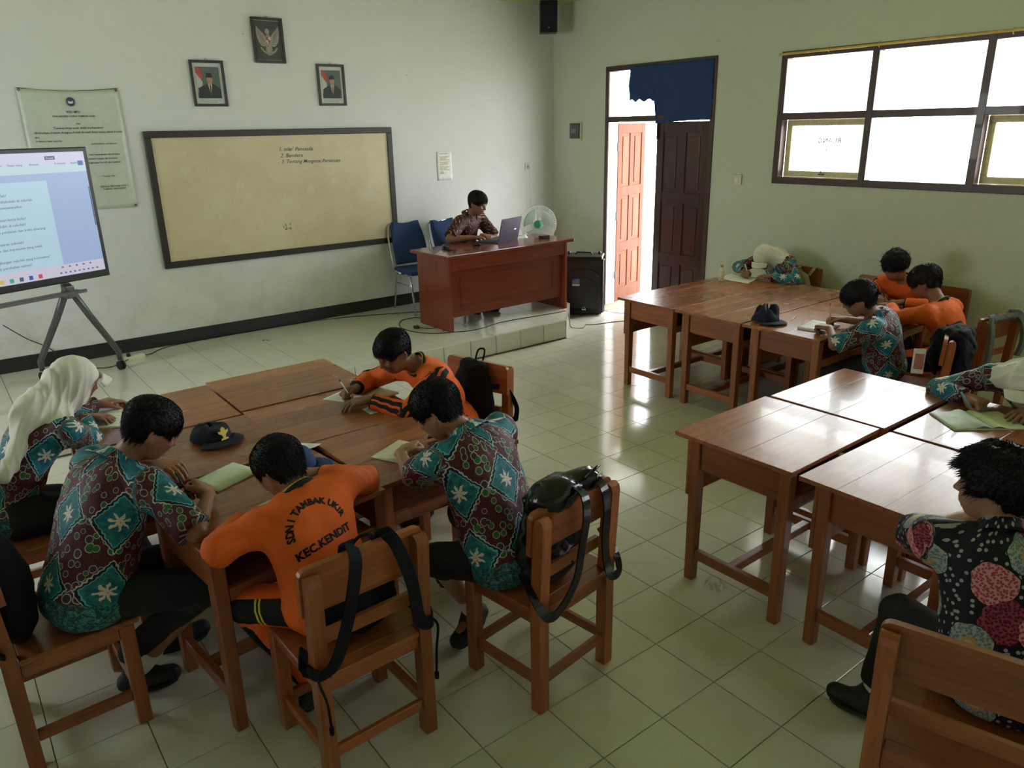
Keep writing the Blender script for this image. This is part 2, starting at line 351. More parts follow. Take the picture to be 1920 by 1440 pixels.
def batik_paisley():
    t = NT('batik_paisley_cotton'); at = t.n('ShaderNodeAttribute', attribute_name='fab'); v = at.outputs['Vector']
    w = t.n('ShaderNodeVectorMath', operation='ADD'); wn = t.n('ShaderNodeTexNoise'); wn.inputs['Scale'].default_value = 14; t.l(v, wn.inputs['Vector'])
    sc = t.n('ShaderNodeVectorMath', operation='SCALE'); t.l(wn.outputs['Color'], sc.inputs[0]); sc.inputs['Scale'].default_value = .045; t.l(v, w.inputs[0]); t.l(sc.outputs[0], w.inputs[1]); v2 = w.outputs[0]
    big = t.n('ShaderNodeTexVoronoi', voronoi_dimensions='2D'); big.inputs['Scale'].default_value = 8.0; t.l(v2, big.inputs['Vector']); d = big.outputs['Distance']
    cs = t.n('ShaderNodeSeparateColor'); t.l(big.outputs['Color'], cs.inputs[0]); k = cs.outputs[0]
    sm = t.n('ShaderNodeTexVoronoi', voronoi_dimensions='2D'); sm.inputs['Scale'].default_value = 40; t.l(v, sm.inputs['Vector'])
    base = t.mix(t.m_('LESS_THAN', sm.outputs['Distance'], .20), (.008, .009, .016), (.36, .33, .34))
    scl = t.n('ShaderNodeTexVoronoi', voronoi_dimensions='2D'); scl.inputs['Scale'].default_value = 120; t.l(v, scl.inputs['Vector']); web = t.ramp(scl.outputs['Distance'], .30, .5)
    tail = t.mix(web, (.13, .20, .22), (.36, .38, .36)); red = t.mix(web, (.38, .045, .070), (.58, .30, .30)); mar = t.mix(web, (.10, .006, .022), (.30, .05, .08))
    fig = t.mix(t.m_('GREATER_THAN', k, .45), tail, red); fig = t.mix(t.m_('GREATER_THAN', k, .78), fig, mar)
    fig = t.mix(t.m_('MULTIPLY', t.m_('LESS_THAN', d, .17), t.m_('LESS_THAN', k, .45)), fig, (.50, .28, .14)); fig = t.mix(t.m_('MULTIPLY', t.m_('LESS_THAN', d, .09), t.m_('LESS_THAN', k, .45)), fig, (.52, .46, .24))
    edge = t.m_('ADD', .42, t.m_('MULTIPLY', k, .06)); c = t.mix(t.m_('LESS_THAN', d, t.m_('ADD', edge, .03)), base, (.006, .006, .010)); c = t.mix(t.m_('LESS_THAN', d, edge), c, fig)
    return t.fin(c, .65, spec=.25)
M_['paisley'] = batik_paisley()
def batik_teacher():
    t = NT('batik_brown_cotton'); at = t.n('ShaderNodeAttribute', attribute_name='fab'); v = at.outputs['Vector']; sep = t.n('ShaderNodeSeparateXYZ'); t.l(v, sep.inputs[0])
    U = t.m_('ADD', sep.outputs[0], t.m_('MULTIPLY', t.m_('SUBTRACT', t.noise(v, 18, 2), .5), .05)); V = sep.outputs[1]
    a = t.m_('FRACT', t.m_('MULTIPLY', t.m_('ADD', U, t.m_('MULTIPLY', V, .6)), 24.0)); b = t.m_('FRACT', t.m_('MULTIPLY', t.m_('SUBTRACT', U, t.m_('MULTIPLY', V, .9)), 13.0))
    m = t.m_('MULTIPLY', t.m_('LESS_THAN', a, .22), t.m_('LESS_THAN', b, .62)); m = t.m_('MULTIPLY', m, t.ramp(t.noise(v, 30, 3), .42, .55))
    c = t.mix(t.ramp(t.noise(v, 60, 3), .4, .6), (.035, .008, .008), (.085, .018, .016)); c = t.mix(m, c, (.45, .30, .22))
    return t.fin(c, .65, spec=.25)
M_['batik_t'] = batik_teacher()
def sport(name, arm_stripes=True, cuff=True, leg=False, base=(.80, .135, .022)):
    """orange sports cloth; black bands run down the outside of the sleeves or legs"""
    t = NT(name); at = t.n('ShaderNodeAttribute', attribute_name='limb'); sep = t.n('ShaderNodeSeparateXYZ'); t.l(at.outputs['Vector'], sep.inputs[0]); an, al, li = sep.outputs
    c = t.mix(t.ramp(t.noise(t.coord(), 9, 3), .35, .65), base, tuple(x*.88 for x in base)); isarm = t.m_('GREATER_THAN', li, .5) if not leg else 1.0
    if leg:
        up = t.m_('LESS_THAN', t.m_('ABSOLUTE', an), .75); c = t.mix(up, c, (.010, .010, .012))
        y = t.m_('MULTIPLY', up, t.m_('MULTIPLY', t.m_('GREATER_THAN', t.m_('SINE', t.m_('MULTIPLY', al, 90.0)), .0), t.m_('LESS_THAN', t.m_('ABSOLUTE', t.m_('SUBTRACT', al, .62)), .06)))
        c = t.mix(y, c, (.65, .55, .03))
    elif arm_stripes:
        w = t.m_('ADD', an, t.m_('MULTIPLY', t.m_('SINE', t.m_('MULTIPLY', al, 22.0)), .05)); aw = t.m_('ABSOLUTE', w)
        st = t.m_('MULTIPLY', t.m_('MULTIPLY', t.m_('GREATER_THAN', aw, .12), t.m_('LESS_THAN', aw, .62)), isarm); c = t.mix(st, c, (.012, .010, .012))
    if cuff and not leg:
        last = t.m_('MULTIPLY', t.m_('GREATER_THAN', al, .90), t.m_('MULTIPLY', t.m_('COMPARE', t.m_('ABSOLUTE', t.m_('SUBTRACT', li, 3.0)), 1.0, .1), 1.0)); c = t.mix(last, c, (.012, .012, .016))
    t.bump(t.noise(t.coord(), 300, 2), .15, .001)
    return t.fin(c, .72, spec=.25)
M_['sport'] = sport('orange_sport_cloth'); M_['sport_back'] = sport('orange_sport_plain', False, True); M_['sport_leg'] = sport('orange_sport_trousers', leg=True)
def glass_mat():
    t = NT('window_glass'); t.t.nodes.remove(t.b); g = t.n('ShaderNodeBsdfGlossy'); g.inputs['Roughness'].default_value = .02; tr = t.n('ShaderNodeBsdfTransparent'); tr.inputs[0].default_value = (.95, .97, .96, 1)
    fr = t.n('ShaderNodeFresnel'); fr.inputs[0].default_value = 1.5; mx = t.n('ShaderNodeMixShader'); geo = t.n('ShaderNodeNewGeometry'); t.l(t.m_('MULTIPLY', fr.outputs[0], t.m_('SUBTRACT', 1.0, geo.outputs['Backfacing'])), mx.inputs[0]); t.l(tr.outputs[0], mx.inputs[1]); t.l(g.outputs[0], mx.inputs[2]); t.l(mx.outputs[0], t.out.inputs[0])
    return t.m
M_['glass'] = glass_mat()
def emit(name, c, st):
    t = NT(name); return t.fin((0.0, 0.0, 0.0), .3, **{'Emission Color': c, 'Emission Strength': st})
SCR = 0.34
for k, c in (('scr_page', (.55, .78, .92)), ('scr_side', (.42, .55, .83)), ('scr_bar', (.72, .74, .93)), ('scr_tool', (.62, .80, .88)), ('scr_task', (.74, .70, .86)), ('scr_text', (.10, .15, .22)), ('scr_dark', (.05, .06, .10)), ('scr_blue', (.05, .12, .50)),
             ('scr_red', (.75, .08, .12)), ('scr_green', (.05, .50, .30)), ('scr_yellow', (.80, .60, .10)), ('scr_cyan', (.05, .45, .75))): M_[k] = emit(k, c, SCR)
# ------------------------------------------------------------------ the room
WIN_Y = [.18, -.696, -1.566, -2.436, -3.306]; WZ0, WZ1 = 1.536, 2.681; WZM = 2.13
DY0, DY1, DZ = 2.43, .893, 2.71; DZM = 2.12
def wall_with_holes(name, axis, at, thick, u0, u1, z0, z1, holes, mat):
    """a wall along y (axis x fixed) or along x, built of blocks around its openings"""
    us = sorted({u0, u1, *[h[0] for h in holes], *[h[1] for h in holes]}); b = B()
    for a, c in zip(us, us[1:]):
        cuts = sorted([(h[2], h[3]) for h in holes if h[0] <= a+1e-6 and h[1] >= c-1e-6]); z = z0; spans = []
        for lo, hi in cuts: spans.append((z, lo)); z = hi
        spans.append((z, z1))
        for lo, hi in spans:
            if hi-lo > 1e-4:
                if axis == 'x': b.span((at, a, lo), (at+thick, c, hi))
                else: b.span((a, at, lo), (c, at+thick, hi))
    bmesh.ops.remove_doubles(b.bm, verts=b.bm.verts, dist=1e-5)
    bad = [f for f in b.bm.faces if len([g for g in b.bm.faces if g is not f and set(g.verts) == set(f.verts)])]
    bmesh.ops.delete(b.bm, geom=bad, context='FACES')
    return tag(b.done(name, mat), kind='structure')
wall_with_holes('wall_right', 'x', XR, WT, YB, YW+WT, -.0, ZC+.1, [(WIN_Y[-1], WIN_Y[0], WZ0, WZ1), (-6.75, -3.95, WZ0, WZ1), (DY1, DY0, 0.0, DZ)], M_['wall_r'])
wall_with_holes('wall_front', 'y', YW, WT, XL-WT, XR, -.0, ZC+.1, [], M_['wall'])
wall_with_holes('wall_left', 'x', XL-WT, WT, YB, YW, -.0, ZC+.1, [(.4, 2.0, 1.35, 2.55)], M_['wall'])
wall_with_holes('wall_back', 'y', YB-WT, WT, XL-WT, XR+WT, -.0, ZC+.1, [], M_['wall'])
b = B(); b.span((XL-WT, YB-WT, ZC), (XR+WT, YW+WT, ZC+.08)); tag(b.done('ceiling', M_['ceiling']), kind='structure')
# black painted baseboard along the front wall, standing on the platform
b = B(); b.span((XL, YW-.012, HP), (XR-.8, YW, HP+.125), .002); tag(b.done('baseboard_front', M_['base']), kind='structure')

# floor: every tile in view is a piece of its own
b = B(); b.span((XL-WT, YB-WT, -.06), (XR+WT+.6, YW+WT, -.006)); floor = tag(b.done('floor', M_['grout']), kind='structure')
def tile_mesh(w, d, mat, h=.012):
    q = B(); q.box((0, 0, -h/2+.0), (w-.0038, d-.0038, h), .0010); return q.done('floor_tile', mat, data_only=True)
tm = tile_mesh(.3, .3, M_['tile']); camx, camy = -3.29, -4.162
cells = []
for i in range(-18, 11):
    for j in range(-25, 7):
        x, y = (i+.5)*.3, (j+.5)*.3
        if y > 1.54 and x < 1.8: continue
        if x > XR or x < XL or y < YB or y > YW: continue
        az = math.degrees(math.atan2(x-camx, y-camy)); dist = math.hypot(x-camx, y-camy)
        vis = (-1 < az < 76) and dist > 1.2
        cells.append((0 if vis else 1, dist, x, y))
cells.sort(); rest = B()
for k, (v, d_, x, y) in enumerate(cells):
    if v == 0 and k < 298:
        link('floor_tile', tm, parent=floor, loc=(x, y, 0.0))
    else: rest.box((x, y, -.006), (.2962, .2962, .012), 0)
tag(rest.done('floor_tile_field', M_['tile'], floor), kind='stuff')

# the teacher's platform: tiled top and riser, cut corner at the right
plat_pts = [(XL, 1.54), (1.80, 1.54), (2.38, 2.13), (2.38, YW), (XL, YW)]
b = B(); b.prism([(x, y) for x, y in plat_pts], HP-.012, o=-.001); plat = tag(b.done('platform', M_['grout']), kind='structure'); plat.name = 'floor_platform'
tp = tile_mesh(.3, .3, M_['tile_p'])
tr_ = B(); tr_.box((0, 0, 0), (.294, .012, HP-.008), .0014); tr_ = tr_.done('riser_tile', M_['tile_p'], data_only=True)
def clip_poly(poly, a, b_, c):
    out = []
    for i in range(len(poly)):
        p, q = poly[i], poly[(i+1) % len(poly)]; dp, dq = a*p[0]+b_*p[1]-c, a*q[0]+b_*q[1]-c
        if dp <= 0: out.append(p)
        if dp*dq < 0: t = dp/(dp-dq); out.append((p[0]+(q[0]-p[0])*t, p[1]+(q[1]-p[1])*t))
    return out
for i in range(-17, 8):
    for j in range(6):
        x0, y0 = i*.3, 1.54+j*.3
        if x0 >= 2.38: continue
        poly = [(x0+.003, y0+.003), (x0+.297, y0+.003), (x0+.297, y0+.297), (x0+.003, y0+.297)]
        cut = clip_poly(clip_poly(poly, 1, -(.58/.59), 1.80-1.54*(.58/.59)-.003), 1, 0, 2.377)
        if len(cut) < 3: continue
        if x0 < -3.9 or (len(cut) == 4 and max(p[0] for p in cut) > x0+.29 and cut == poly): 
            link('platform_tile', tp, parent=plat, loc=(x0+.15, y0+.15, HP))
        else:
            q = B(); q.prism(cut, .012, o=HP-.012); q.done('platform_tile', M_['tile_p'], plat)
for i in range(-17, 6): link('riser_tile', tr_, parent=plat, loc=(i*.3+.15, 1.538, HP/2))
for k in range(3):
    L = math.hypot(.58, .59); q = B(); q.box((0, 0, 0), (L/3-.006, .012, HP-.008), .0014); a = math.atan2(.59, .58)
    t = (k+.5)/3; q.done('riser_tile', M_['tile_p'], plat, (1.80+.58*t+.004, 1.54+.59*t-.004, HP/2), (0, 0, a))

# ---------------- window band in the right wall
def pane(parent, x, y0, y1, z0, z1): q = B(); q.span((x-.002, y0, z0), (x+.002, y1, z1)); return q.done('pane', M_['glass'], parent)
win = empty('window_1', (XR, 0, 0)); tag(win, kind='structure')
fx0, fx1 = -.012, .075
def wb(name, a, c, mat, par=win): q = B(); q.span(a, c, .004); return q.done(name, mat, par)
wb('window_frame_top', (fx0, WIN_Y[-1]-.0, WZ1-.06), (fx1, WIN_Y[0]+.0, WZ1), M_['frame_x'])
wb('window_frame_bottom', (fx0, WIN_Y[-1], WZ0), (fx1, WIN_Y[0], WZ0+.06), M_['frame_x'])
wb('window_transom', (fx0, WIN_Y[-1]+.05, WZM-.03), (fx1, WIN_Y[0]-.05, WZM+.03), M_['frame_x'])
for k, y in enumerate(WIN_Y):
    y_ = y-.03 if k == 0 else (y+.03 if k == 4 else y)
    wb('window_mullion', (fx0-.002, y_-.03, WZ0), (fx1+.002, y_+.03, WZ1), M_['frame'])
for k in range(4):
    ya, yb = WIN_Y[k+1]+(.03 if k < 3 else .06), WIN_Y[k]-(.03 if k else .06)
    pane(win, .055, ya, yb, WZM+.03, WZ1-.06)
    if k % 2 == 0:
        sash = empty('window_sash', (0, 0, 0)); sash.parent = win
        z0, z1 = WZ0+.06, WZM-.03; w = .055; sx = (.078, .112)
        for nm, a, c in (('sash_rail', (sx[0], ya, z0), (sx[1], yb, z0+w)), ('sash_rail', (sx[0], ya, z1-w), (sx[1], yb, z1)), ('sash_stile', (sx[0], ya, z0+w), (sx[1], ya+w, z1-w)), ('sash_stile', (sx[0], yb-w, z0+w), (sx[1], yb, z1-w))):
            wb(nm, a, c, M_['sash'], sash)
        pane(sash, .095, ya+w, yb-w, z0+w, z1-w)
        q = B(); q.box((.070, (ya+yb)/2, z0+.03), (.02, .05, .012), .002); q.box((.062, (ya+yb)/2, z0+.045), (.008, .012, .03), .002); q.done('latch', M_['dark_metal'], sash)
    else: pane(win, .055, ya, yb, WZ0+.06, WZM-.03)
# room number painted on the outside of the first pane: it reads backwards from here
for txt, z, sz in (('RUANG', 1.915, .062), ('13', 1.83, .055)):
    me = text_mesh(txt, sz, bold=.001, extrude=.0006); o = link('lettering', me, M_['ink'], win); o.matrix_local = Matrix.Translation((.104, -.30, z)) @ Matrix.Rotation(R(90), 4, 'Z') @ Matrix.Rotation(R(90), 4, 'X')
rv = B(); y0, y1 = WIN_Y[-1], WIN_Y[0]
rv.span((.076, y0-.0, WZ0-.0), (WT+.004, y0+.006, WZ1)); rv.span((.076, y1-.006, WZ0), (WT+.004, y1, WZ1)); rv.span((.076, y0, WZ1-.006), (WT+.004, y1, WZ1)); rv.span((.076, y0, WZ0), (WT+.004, y1, WZ0+.006))
rv.done('window_reveal', M_['reveal'], win)
q = B(); q.tube([(XR-.022, WIN_Y[0]+.02, WZ1-.022), (XR-.026, -.7, WZ1-.018), (XR-.024, -1.7, WZ1-.012), (XR-.022, -3.3, WZ1-.010)], .011, 10)
for y in (-.28, -.72, -1.7, -2.5): q.tube([(XR-.022, y, WZ1-.040), (XR-.046, y, WZ1-.016), (XR-.022, y, WZ1+.006), (XR-.006, y, WZ1-.018)], .003, 5)
tag(q.done('curtain_rod', M_['bamboo']), 'thin yellow bamboo curtain rod along the top of the window', 'curtain rod')

# windows of the left wall, outside the picture
win2 = empty('window_2', (XL, 0, 0)); tag(win2, kind='structure')
for z in (1.35, 1.93, 2.49): q = B(); q.span((-.08, .4, z), (.01, 2.0, z+.06), .004); q.done('window_rail', M_['frame_x'], win2)
for k in range(3): y = .4+.8*k; q = B(); q.span((-.08, max(y-.03, .4), 1.35), (.012, min(y+.03, 2.0), 2.55), .004); q.done('window_mullion', M_['frame'], win2)
pane(win2, -.05, .4, 2.0, 1.4, 2.5)

win3 = empty('window_3', (XR, 0, 0)); tag(win3, kind='structure')
for z in (WZ0, WZM-.03, WZ1-.06): q = B(); q.span((fx0, -6.75, z), (fx1, -3.95, z+.06), .004); q.done('window_rail', M_['frame_x'], win3)
for y in (-6.72, -5.82, -4.88, -3.98): q = B(); q.span((fx0-.002, y-.03, WZ0), (fx1+.002, y+.03, WZ1), .004); q.done('window_mullion', M_['frame'], win3)
pane(win3, .055, -6.75, -3.95, WZ0+.05, WZ1-.05)

# ---------------- double door in the right wall, its left leaf swung outwards
door = empty('door_1', (XR, 0, 0)); tag(door, kind='structure')
fw = .055
wb('door_jamb', (-.012, DY0-fw, 0), (.14, DY0, DZ), M_['frame'], door); wb('door_jamb', (-.012, DY1, 0), (.14, DY1+fw, DZ), M_['frame'], door)
wb('door_head', (-.013, DY1+.001, DZ-fw), (.141, DY0-.001, DZ+.001), M_['frame_x'], door); wb('door_transom', (-.010, DY1+fw, DZM), (.12, DY0-fw, DZM+.06), M_['frame_x'], door)
rv = B(); rv.span((.0, DY0-fw-.004, 0), (.15, DY0-fw, DZM)); rv.span((.0, DY0-fw-.004, DZM+.06), (.15, DY0-fw, DZ-fw)); rv.done('door_reveal', M_['reveal'], door)
def leaf(name, w, h, mat, parent):
    """six panels in two columns; hinge edge at y = 0, the leaf runs to -w"""
    t = .036; root = empty(name, (0, 0, 0)); root.parent = parent; st, rl = .095, .11
    cw = (w-3*st)/2; rows = [(.17, .62), (.73, 1.28), (1.39, h-rl)]
    q = B(); q.span((0, -st, .01), (t, 0, h), .003); q.span((0, -w, .01), (t, -w+st, h), .003); q.span((.001, -w/2-st/2, .01), (t-.001, -w/2+st/2, h), .003)
    for z0, z1 in ((.01, .17), (.62, .73), (1.28, 1.39), (h-rl, h)): q.span((.0005, -w+st, z0), (t-.0005, -st, z1), .002)
    q.done('leaf_frame', mat, root)
    for z0, z1 in rows:
        for ya in (-st-cw, -w+st):
            q = B(); q.span((t*.35, ya, z0), (t*.65, ya+cw, z1)); q.span((.004, ya+.035, z0+.035), (t-.004, ya+cw-.035, z1-.035), .007)
            q.done('door_panel', mat, root)
    return root
wl = (DY0-DY1-2*fw)/2
l1 = leaf('door_leaf', wl, DZM-.01, M_['door_red'], door); l1.location = (.150, DY0-fw-.012, 0); l1.rotation_euler = (0, 0, R(107))
for z in (.35, 1.05, 1.85): q = B(); q.tube([(.150, DY0-fw-.006, z-.05), (.150, DY0-fw-.006, z+.05)], .008, 8); q.box((.13, DY0-fw-.004, z), (.05, .004, .09)); q.done('hinge', M_['dark_metal'], door)
l2 = leaf('door_leaf', wl, DZM-.01, M_['door_shaded'], door); l2.location = (.02, DY1+fw+wl, 0)
tag(l1, 'reddish panelled leaf swung outwards'); tag(l2, 'closed panelled leaf, coloured dark as in silhouette')
q = B(); q.span((.004, DY1+fw+wl-.035, 1.93), (.020, DY1+fw+wl-.005, 2.11), .003); q.tube([(.0, DY1+fw+wl-.02, 1.95), (.0, DY1+fw+wl-.02, 2.10)], .006, 8); q.done('bolt', M_['black_plastic'], door)
pane(door, .06, DY1+fw, DY0-fw, DZM+.06, DZ-fw)
# blue cloth pinned over the transom light
def cloth_fn(u, v):
    y = 2.045-(2.045-.925)*u; top = 2.685+.012*math.sin(u*9)*.4-.004*u
    bot = 2.335 if u < .30 else (2.335-(min((u-.30)/.025, 1))*.24)
    if u >= .325: bot = 2.095+.06*(u-.325)
    if u < .30: bot += .014*math.sin(u*60)
    z = top+(bot-top)*v
    x = XR-.020-.014*math.sin((u*3+v*.8)*3.1)*v-.010*math.sin(u*17+v*5)*v-.006*math.sin(u*30-v*9)
    return (x, y-.02*v*math.sin(u*3), z)
q = B(); q.grid(cloth_fn, 80, 24, 0, .003); tag(q.done('door_cloth', M_['blue_cloth']), 'dark blue cloth pinned over the light above the door', 'cloth')

# ---------------- outside: paving, unseen veranda roof added for its shade, the building across the yard
tag(B().span((XR+WT+.0, -26, -.10), (30, 26, -.02)).done('ground_outside', plain('concrete', (.62, .60, .56), .8)), kind='structure')
q = B(); q.span((XR+WT, -12, 3.05), (XR+1.7, 12, 3.15)); tag(q.done('roof_veranda_shade', plain('shade_roof', (.60, .58, .54), .7)), kind='structure')  # unseen overhang, added to hold sky light off the open door leaf
q = B(); q.span((XL-WT-.02, YB-WT-.02, ZC+.10), (XR+1.7, YW+WT+.02, ZC+.16)); tag(q.done('roof_slab', M_['base']), kind='structure')
blg = empty('school_building', (24, 6.0, 0)); tag(blg, 'school building across the bright yard, seen through the window', 'building')
far_post = plain('far_post', (.42, .30, .25), .6); far_blue = plain('far_blue', (.30, .42, .60), .6)
def bb(n, a, c, m, bev=0): z = B(); z.span(a, c, bev); return z.done(n, m, blg)
bb('wall', (1.5, -14, 0), (1.8, 14, 3.3), plain('far_wall', (.78, .80, .78), .7)); bb('roof', (1.35, -14.5, 3.3), (3, 14.5, 3.45), plain('far_roof', (.55, .36, .30), .7))
for k in range(9): bb('post', (0, -12+3*k, 0), (.16, -11.84+3*k, 3.3), far_post)
for k in range(8): bb('door', (1.44, -11+3*k, 0), (1.5, -10.1+3*k, 2.1), far_blue); bb('window', (1.44, -9.7+3*k, 1), (1.5, -8.6+3*k, 2.1), M_['grey_plastic'])
# ------------------------------------------------------------------ pupils' desks
TZ = .735
def make_desk(w=.715, d=.60, name='school_desk', planks=3):
    """pupil sits on the -y side; open book shelf there, modesty board on the +y side; origin at the floor under the centre"""
    t = empty(name, (0, 0, 0)); x0, x1, y0, y1 = -w/2, w/2, -d/2, d/2
    ws = {3: (.42, .31, .27), 1: (1.0,)}[planks]; y = y0
    for k, f in enumerate(ws):
        dy = d*f; q = B(); q.span((x0, y+.0002, TZ-.020), (x1, y+dy-.0002, TZ), .0012); q.done('plank', M_['desk'], t); y += dy
    lx, ly = w/2-.028, d/2
    for sx in (-1, 1):
        for yy in (-ly+.030, ly-.115): q = B(); q.box((sx*lx, yy, (TZ-.02)/2), (.052, .052, TZ-.021), .003, taper=.86); q.done('leg', M_['desk_z'], t)
        q = B(); q.span((sx*lx-.012, -ly+.057, TZ-.155), (sx*lx+.012, ly-.142, TZ-.022), .002); q.done('side_apron', M_['desk_y'], t)
        q = B(); q.span((sx*lx-.015, -ly+.055, .115), (sx*lx+.015, ly-.140, .165), .003); q.done('foot_rail', M_['desk_y'], t)
    q = B(); q.span((-lx+.027, -ly+.02, TZ-.175), (lx-.027, ly-.10, TZ-.163), .001); q.done('book_shelf', M_['desk'], t)
    q = B(); q.span((-lx+.027, -ly+.010, TZ-.200), (lx-.027, -ly+.034, TZ-.150), .002); q.done('front_rail', M_['desk'], t)
    q = B(); q.span((x0+.012, ly-.086, TZ-.30), (x1-.012, ly-.066, TZ-.022), .003); q.done('modesty_board', M_['desk'], t)
    q = B(); q.span((-lx+.016, -.045, .120), (lx-.016, -.005, .160), .003); q.done('centre_rail', M_['desk'], t)
    return t
desk0 = make_desk(); remember(desk0); used = []
def place_desk(x, y, rz, label, group, w=None, dz=0.0, first=desk0):
    o = first if first not in used else copy_tree(first)
    used.append(first); o.location = (x, y, dz); o.rotation_euler = (0, 0, R(rz))
    if w: o.scale = (w/.715, 1, 1)
    return tag(o, label, 'table', group)
G1, G2, G3 = 'desks of the left cluster', 'desks of the front right cluster', 'desks of the far right cluster'
place_desk(-.362, -2.345, .8, 'wooden desk with whitish scratches at the near left of the front right cluster', G2)
place_desk(.377, -2.352, 0, 'bare wooden desk at the far corner of the front right cluster, shining with window light', G2)
place_desk(-.362, -2.985, -.5, 'wooden desk whose corner the boy in dark paisley shirt leans on', G2)
place_desk(.380, -2.990, 0, 'wooden desk carrying the open exercise book of the girl at the right edge', G2)
for k, (xx, dirn) in enumerate(((1.545, 'nearest the open floor'), (2.315, 'by the window wall'))):
    place_desk(xx, -.120, 0, ('bare wooden desk at the door end of the far right cluster', 'wooden desk under the small milk bottle and the bent girl, by the wall')[k], G3, .765)
    place_desk(xx, -.730, 0, ('middle wooden desk in the floor-side row of the far right cluster', 'middle wooden desk in the wall-side row of the far right cluster')[k], G3, .765)
    place_desk(xx, -1.345, 0, ('wooden desk with the crumpled dark cap and the exercise book of the brown-haired boy', 'wooden desk where the two boys in orange write together')[k], G3, .765)
place_desk(-1.825, -.165, 0, 'wooden desk at the far right corner of the left cluster, its raised top edge showing', G1, .72, .006)
place_desk(-2.555, -.190, 0, 'wooden desk before the girl in long white headscarf, left cluster', G1, .72)
place_desk(-1.825, -.768, 0, 'wooden desk under the elbows of the boy with striped orange sleeves', G1, .72)
place_desk(-2.545, -.810, 0, 'wooden desk under the dark cap with a gold emblem, left cluster', G1, .72)
place_desk(-1.705, -1.372, 1.5, 'wooden desk at the near right corner of the left cluster', G1, .715)
place_desk(-2.435, -1.452, 6, 'wooden desk at the near left corner of the left cluster', G1, .715)

# ------------------------------------------------------------------ pupils' chairs (face +y, origin under the seat)
def make_chair():
    t = empty('school_chair', (0, 0, 0)); w, d = .43, .400; lx, ly = w/2-.024, d/2-.024
    q = B(); q.span((-w/2-.004, -d/2+.050, .425), (w/2+.004, d/2+.018, .445), .004); q.span((-w/2+.05, -d/2-.0, .4252), (w/2-.05, -d/2+.052, .4448), .002); q.done('seat', M_['chair'], t)
    for sx in (-1, 1):
        q = B(); q.box((sx*lx, ly, .2125), (.048, .048, .425), .003); q.done('leg', M_['chair_z'], t)
        # rear leg and back post in one, leaning back above the seat, rounded at the top
        pts = [(-ly-.024, 0), (-ly+.024, 0), (-ly+.024, .44), (-ly+.005, .785), (-ly-.004, .807), (-ly-.022, .813), (-ly-.038, .803), (-ly-.043, .780), (-ly-.024, .44)]
        q = B(); q.prism(pts, .046, 'yz', sx*lx-.023)
        q.done('leg', M_['chair_z'], t)
        q = B(); q.span((sx*lx-.011, -ly+.025, .105), (sx*lx+.011, ly-.025, .147), .003); q.done('stretcher', M_['chair_y'], t)
        q = B(); q.span((sx*lx-.011, -ly+.025, .370), (sx*lx+.011, ly-.025, .424), .002); q.done('apron', M_['chair_y'], t)
    for yy in (-ly, ly):
        q = B(); q.span((-lx+.024, yy-.011, .105), (lx-.024, yy+.011, .147), .003); q.done('stretcher', M_['chair'], t)
        q = B(); q.span((-lx+.024, yy-.011, .370), (lx-.024, yy+.011, .424), .002); q.done('apron', M_['chair'], t)
    a = R(3.0); M = Matrix.Translation((0, -ly+.024, .44)) @ Matrix.Rotation(a, 4, 'X')
    def board(z0, z1, wd, th, r=.03):
        n = 5; pts = [(-wd/2, z0), (wd/2, z0)]
        pts += [(wd/2-r+r*math.cos(t_), z1-r+r*math.sin(t_)) for t_ in np.linspace(0, PI/2, n)] + [(-wd/2+r-r*math.sin(t_), z1-r+r*math.cos(t_)) for t_ in np.linspace(0, PI/2, n)]
        q = B(); q.prism(pts, th, 'xz', 0.0, M=M); return q
    board(.220, .385, w+.012, .022).done('back_board', M_['chair'], t); board(.090, .140, w-.095, .018, .004).done('back_rail', M_['chair'], t)
    return t
chair0 = make_chair(); remember(chair0); used_c = []
def place_chair(x, y, rz, label, group='pupils\' wooden chairs'):
    o = chair0 if not used_c else copy_tree(chair0)
    used_c.append(1); o.location = (x, y, 0); o.rotation_euler = (0, 0, R(rz)); return tag(o, label, 'chair', group)
place_chair(-2.395, -2.028, 1.5, 'wooden chair with a black backpack strapped to its back, under the plain orange-backed boy')
place_chair(-1.655, -2.183, 7.5, 'wooden chair with a shiny leather-look backpack, standing alone at the middle of the photo')
place_chair(-3.185, -1.300, -88, 'dark wooden chair at the lower left edge under the large batik shirted boy')
place_chair(-3.215, -.500, -92, 'wooden chair under the girl in the long white headscarf at the left edge')
place_chair(-1.080, -.805, 105, 'wooden chair behind the boy with striped sleeves, black backpack over its back board')
place_chair(-1.275, -3.575, -74, 'wooden chair at the lower right corner, its back boards nearest the camera')
place_chair(1.575, -2.060, 22, 'wooden chair whose back post shows edge-on under a black bag, behind the brown-haired boy')
place_chair(2.330, -2.080, -6, 'wooden chair with a ruffled black bag near the window wall')
place_chair(2.900, -.275, 92, 'wooden chair against the wall carrying a beige backpack, behind the bent girl')
place_chair(2.890, -1.085, 89, 'wooden chair against the wall left of the boy with curly hair, mostly empty')
place_chair(2.885, -1.545, 91, 'wooden chair against the wall right behind the two orange shirted boys')
place_chair(1.075, -3.010, 92, 'wooden chair under the girl at the right edge of the photo')

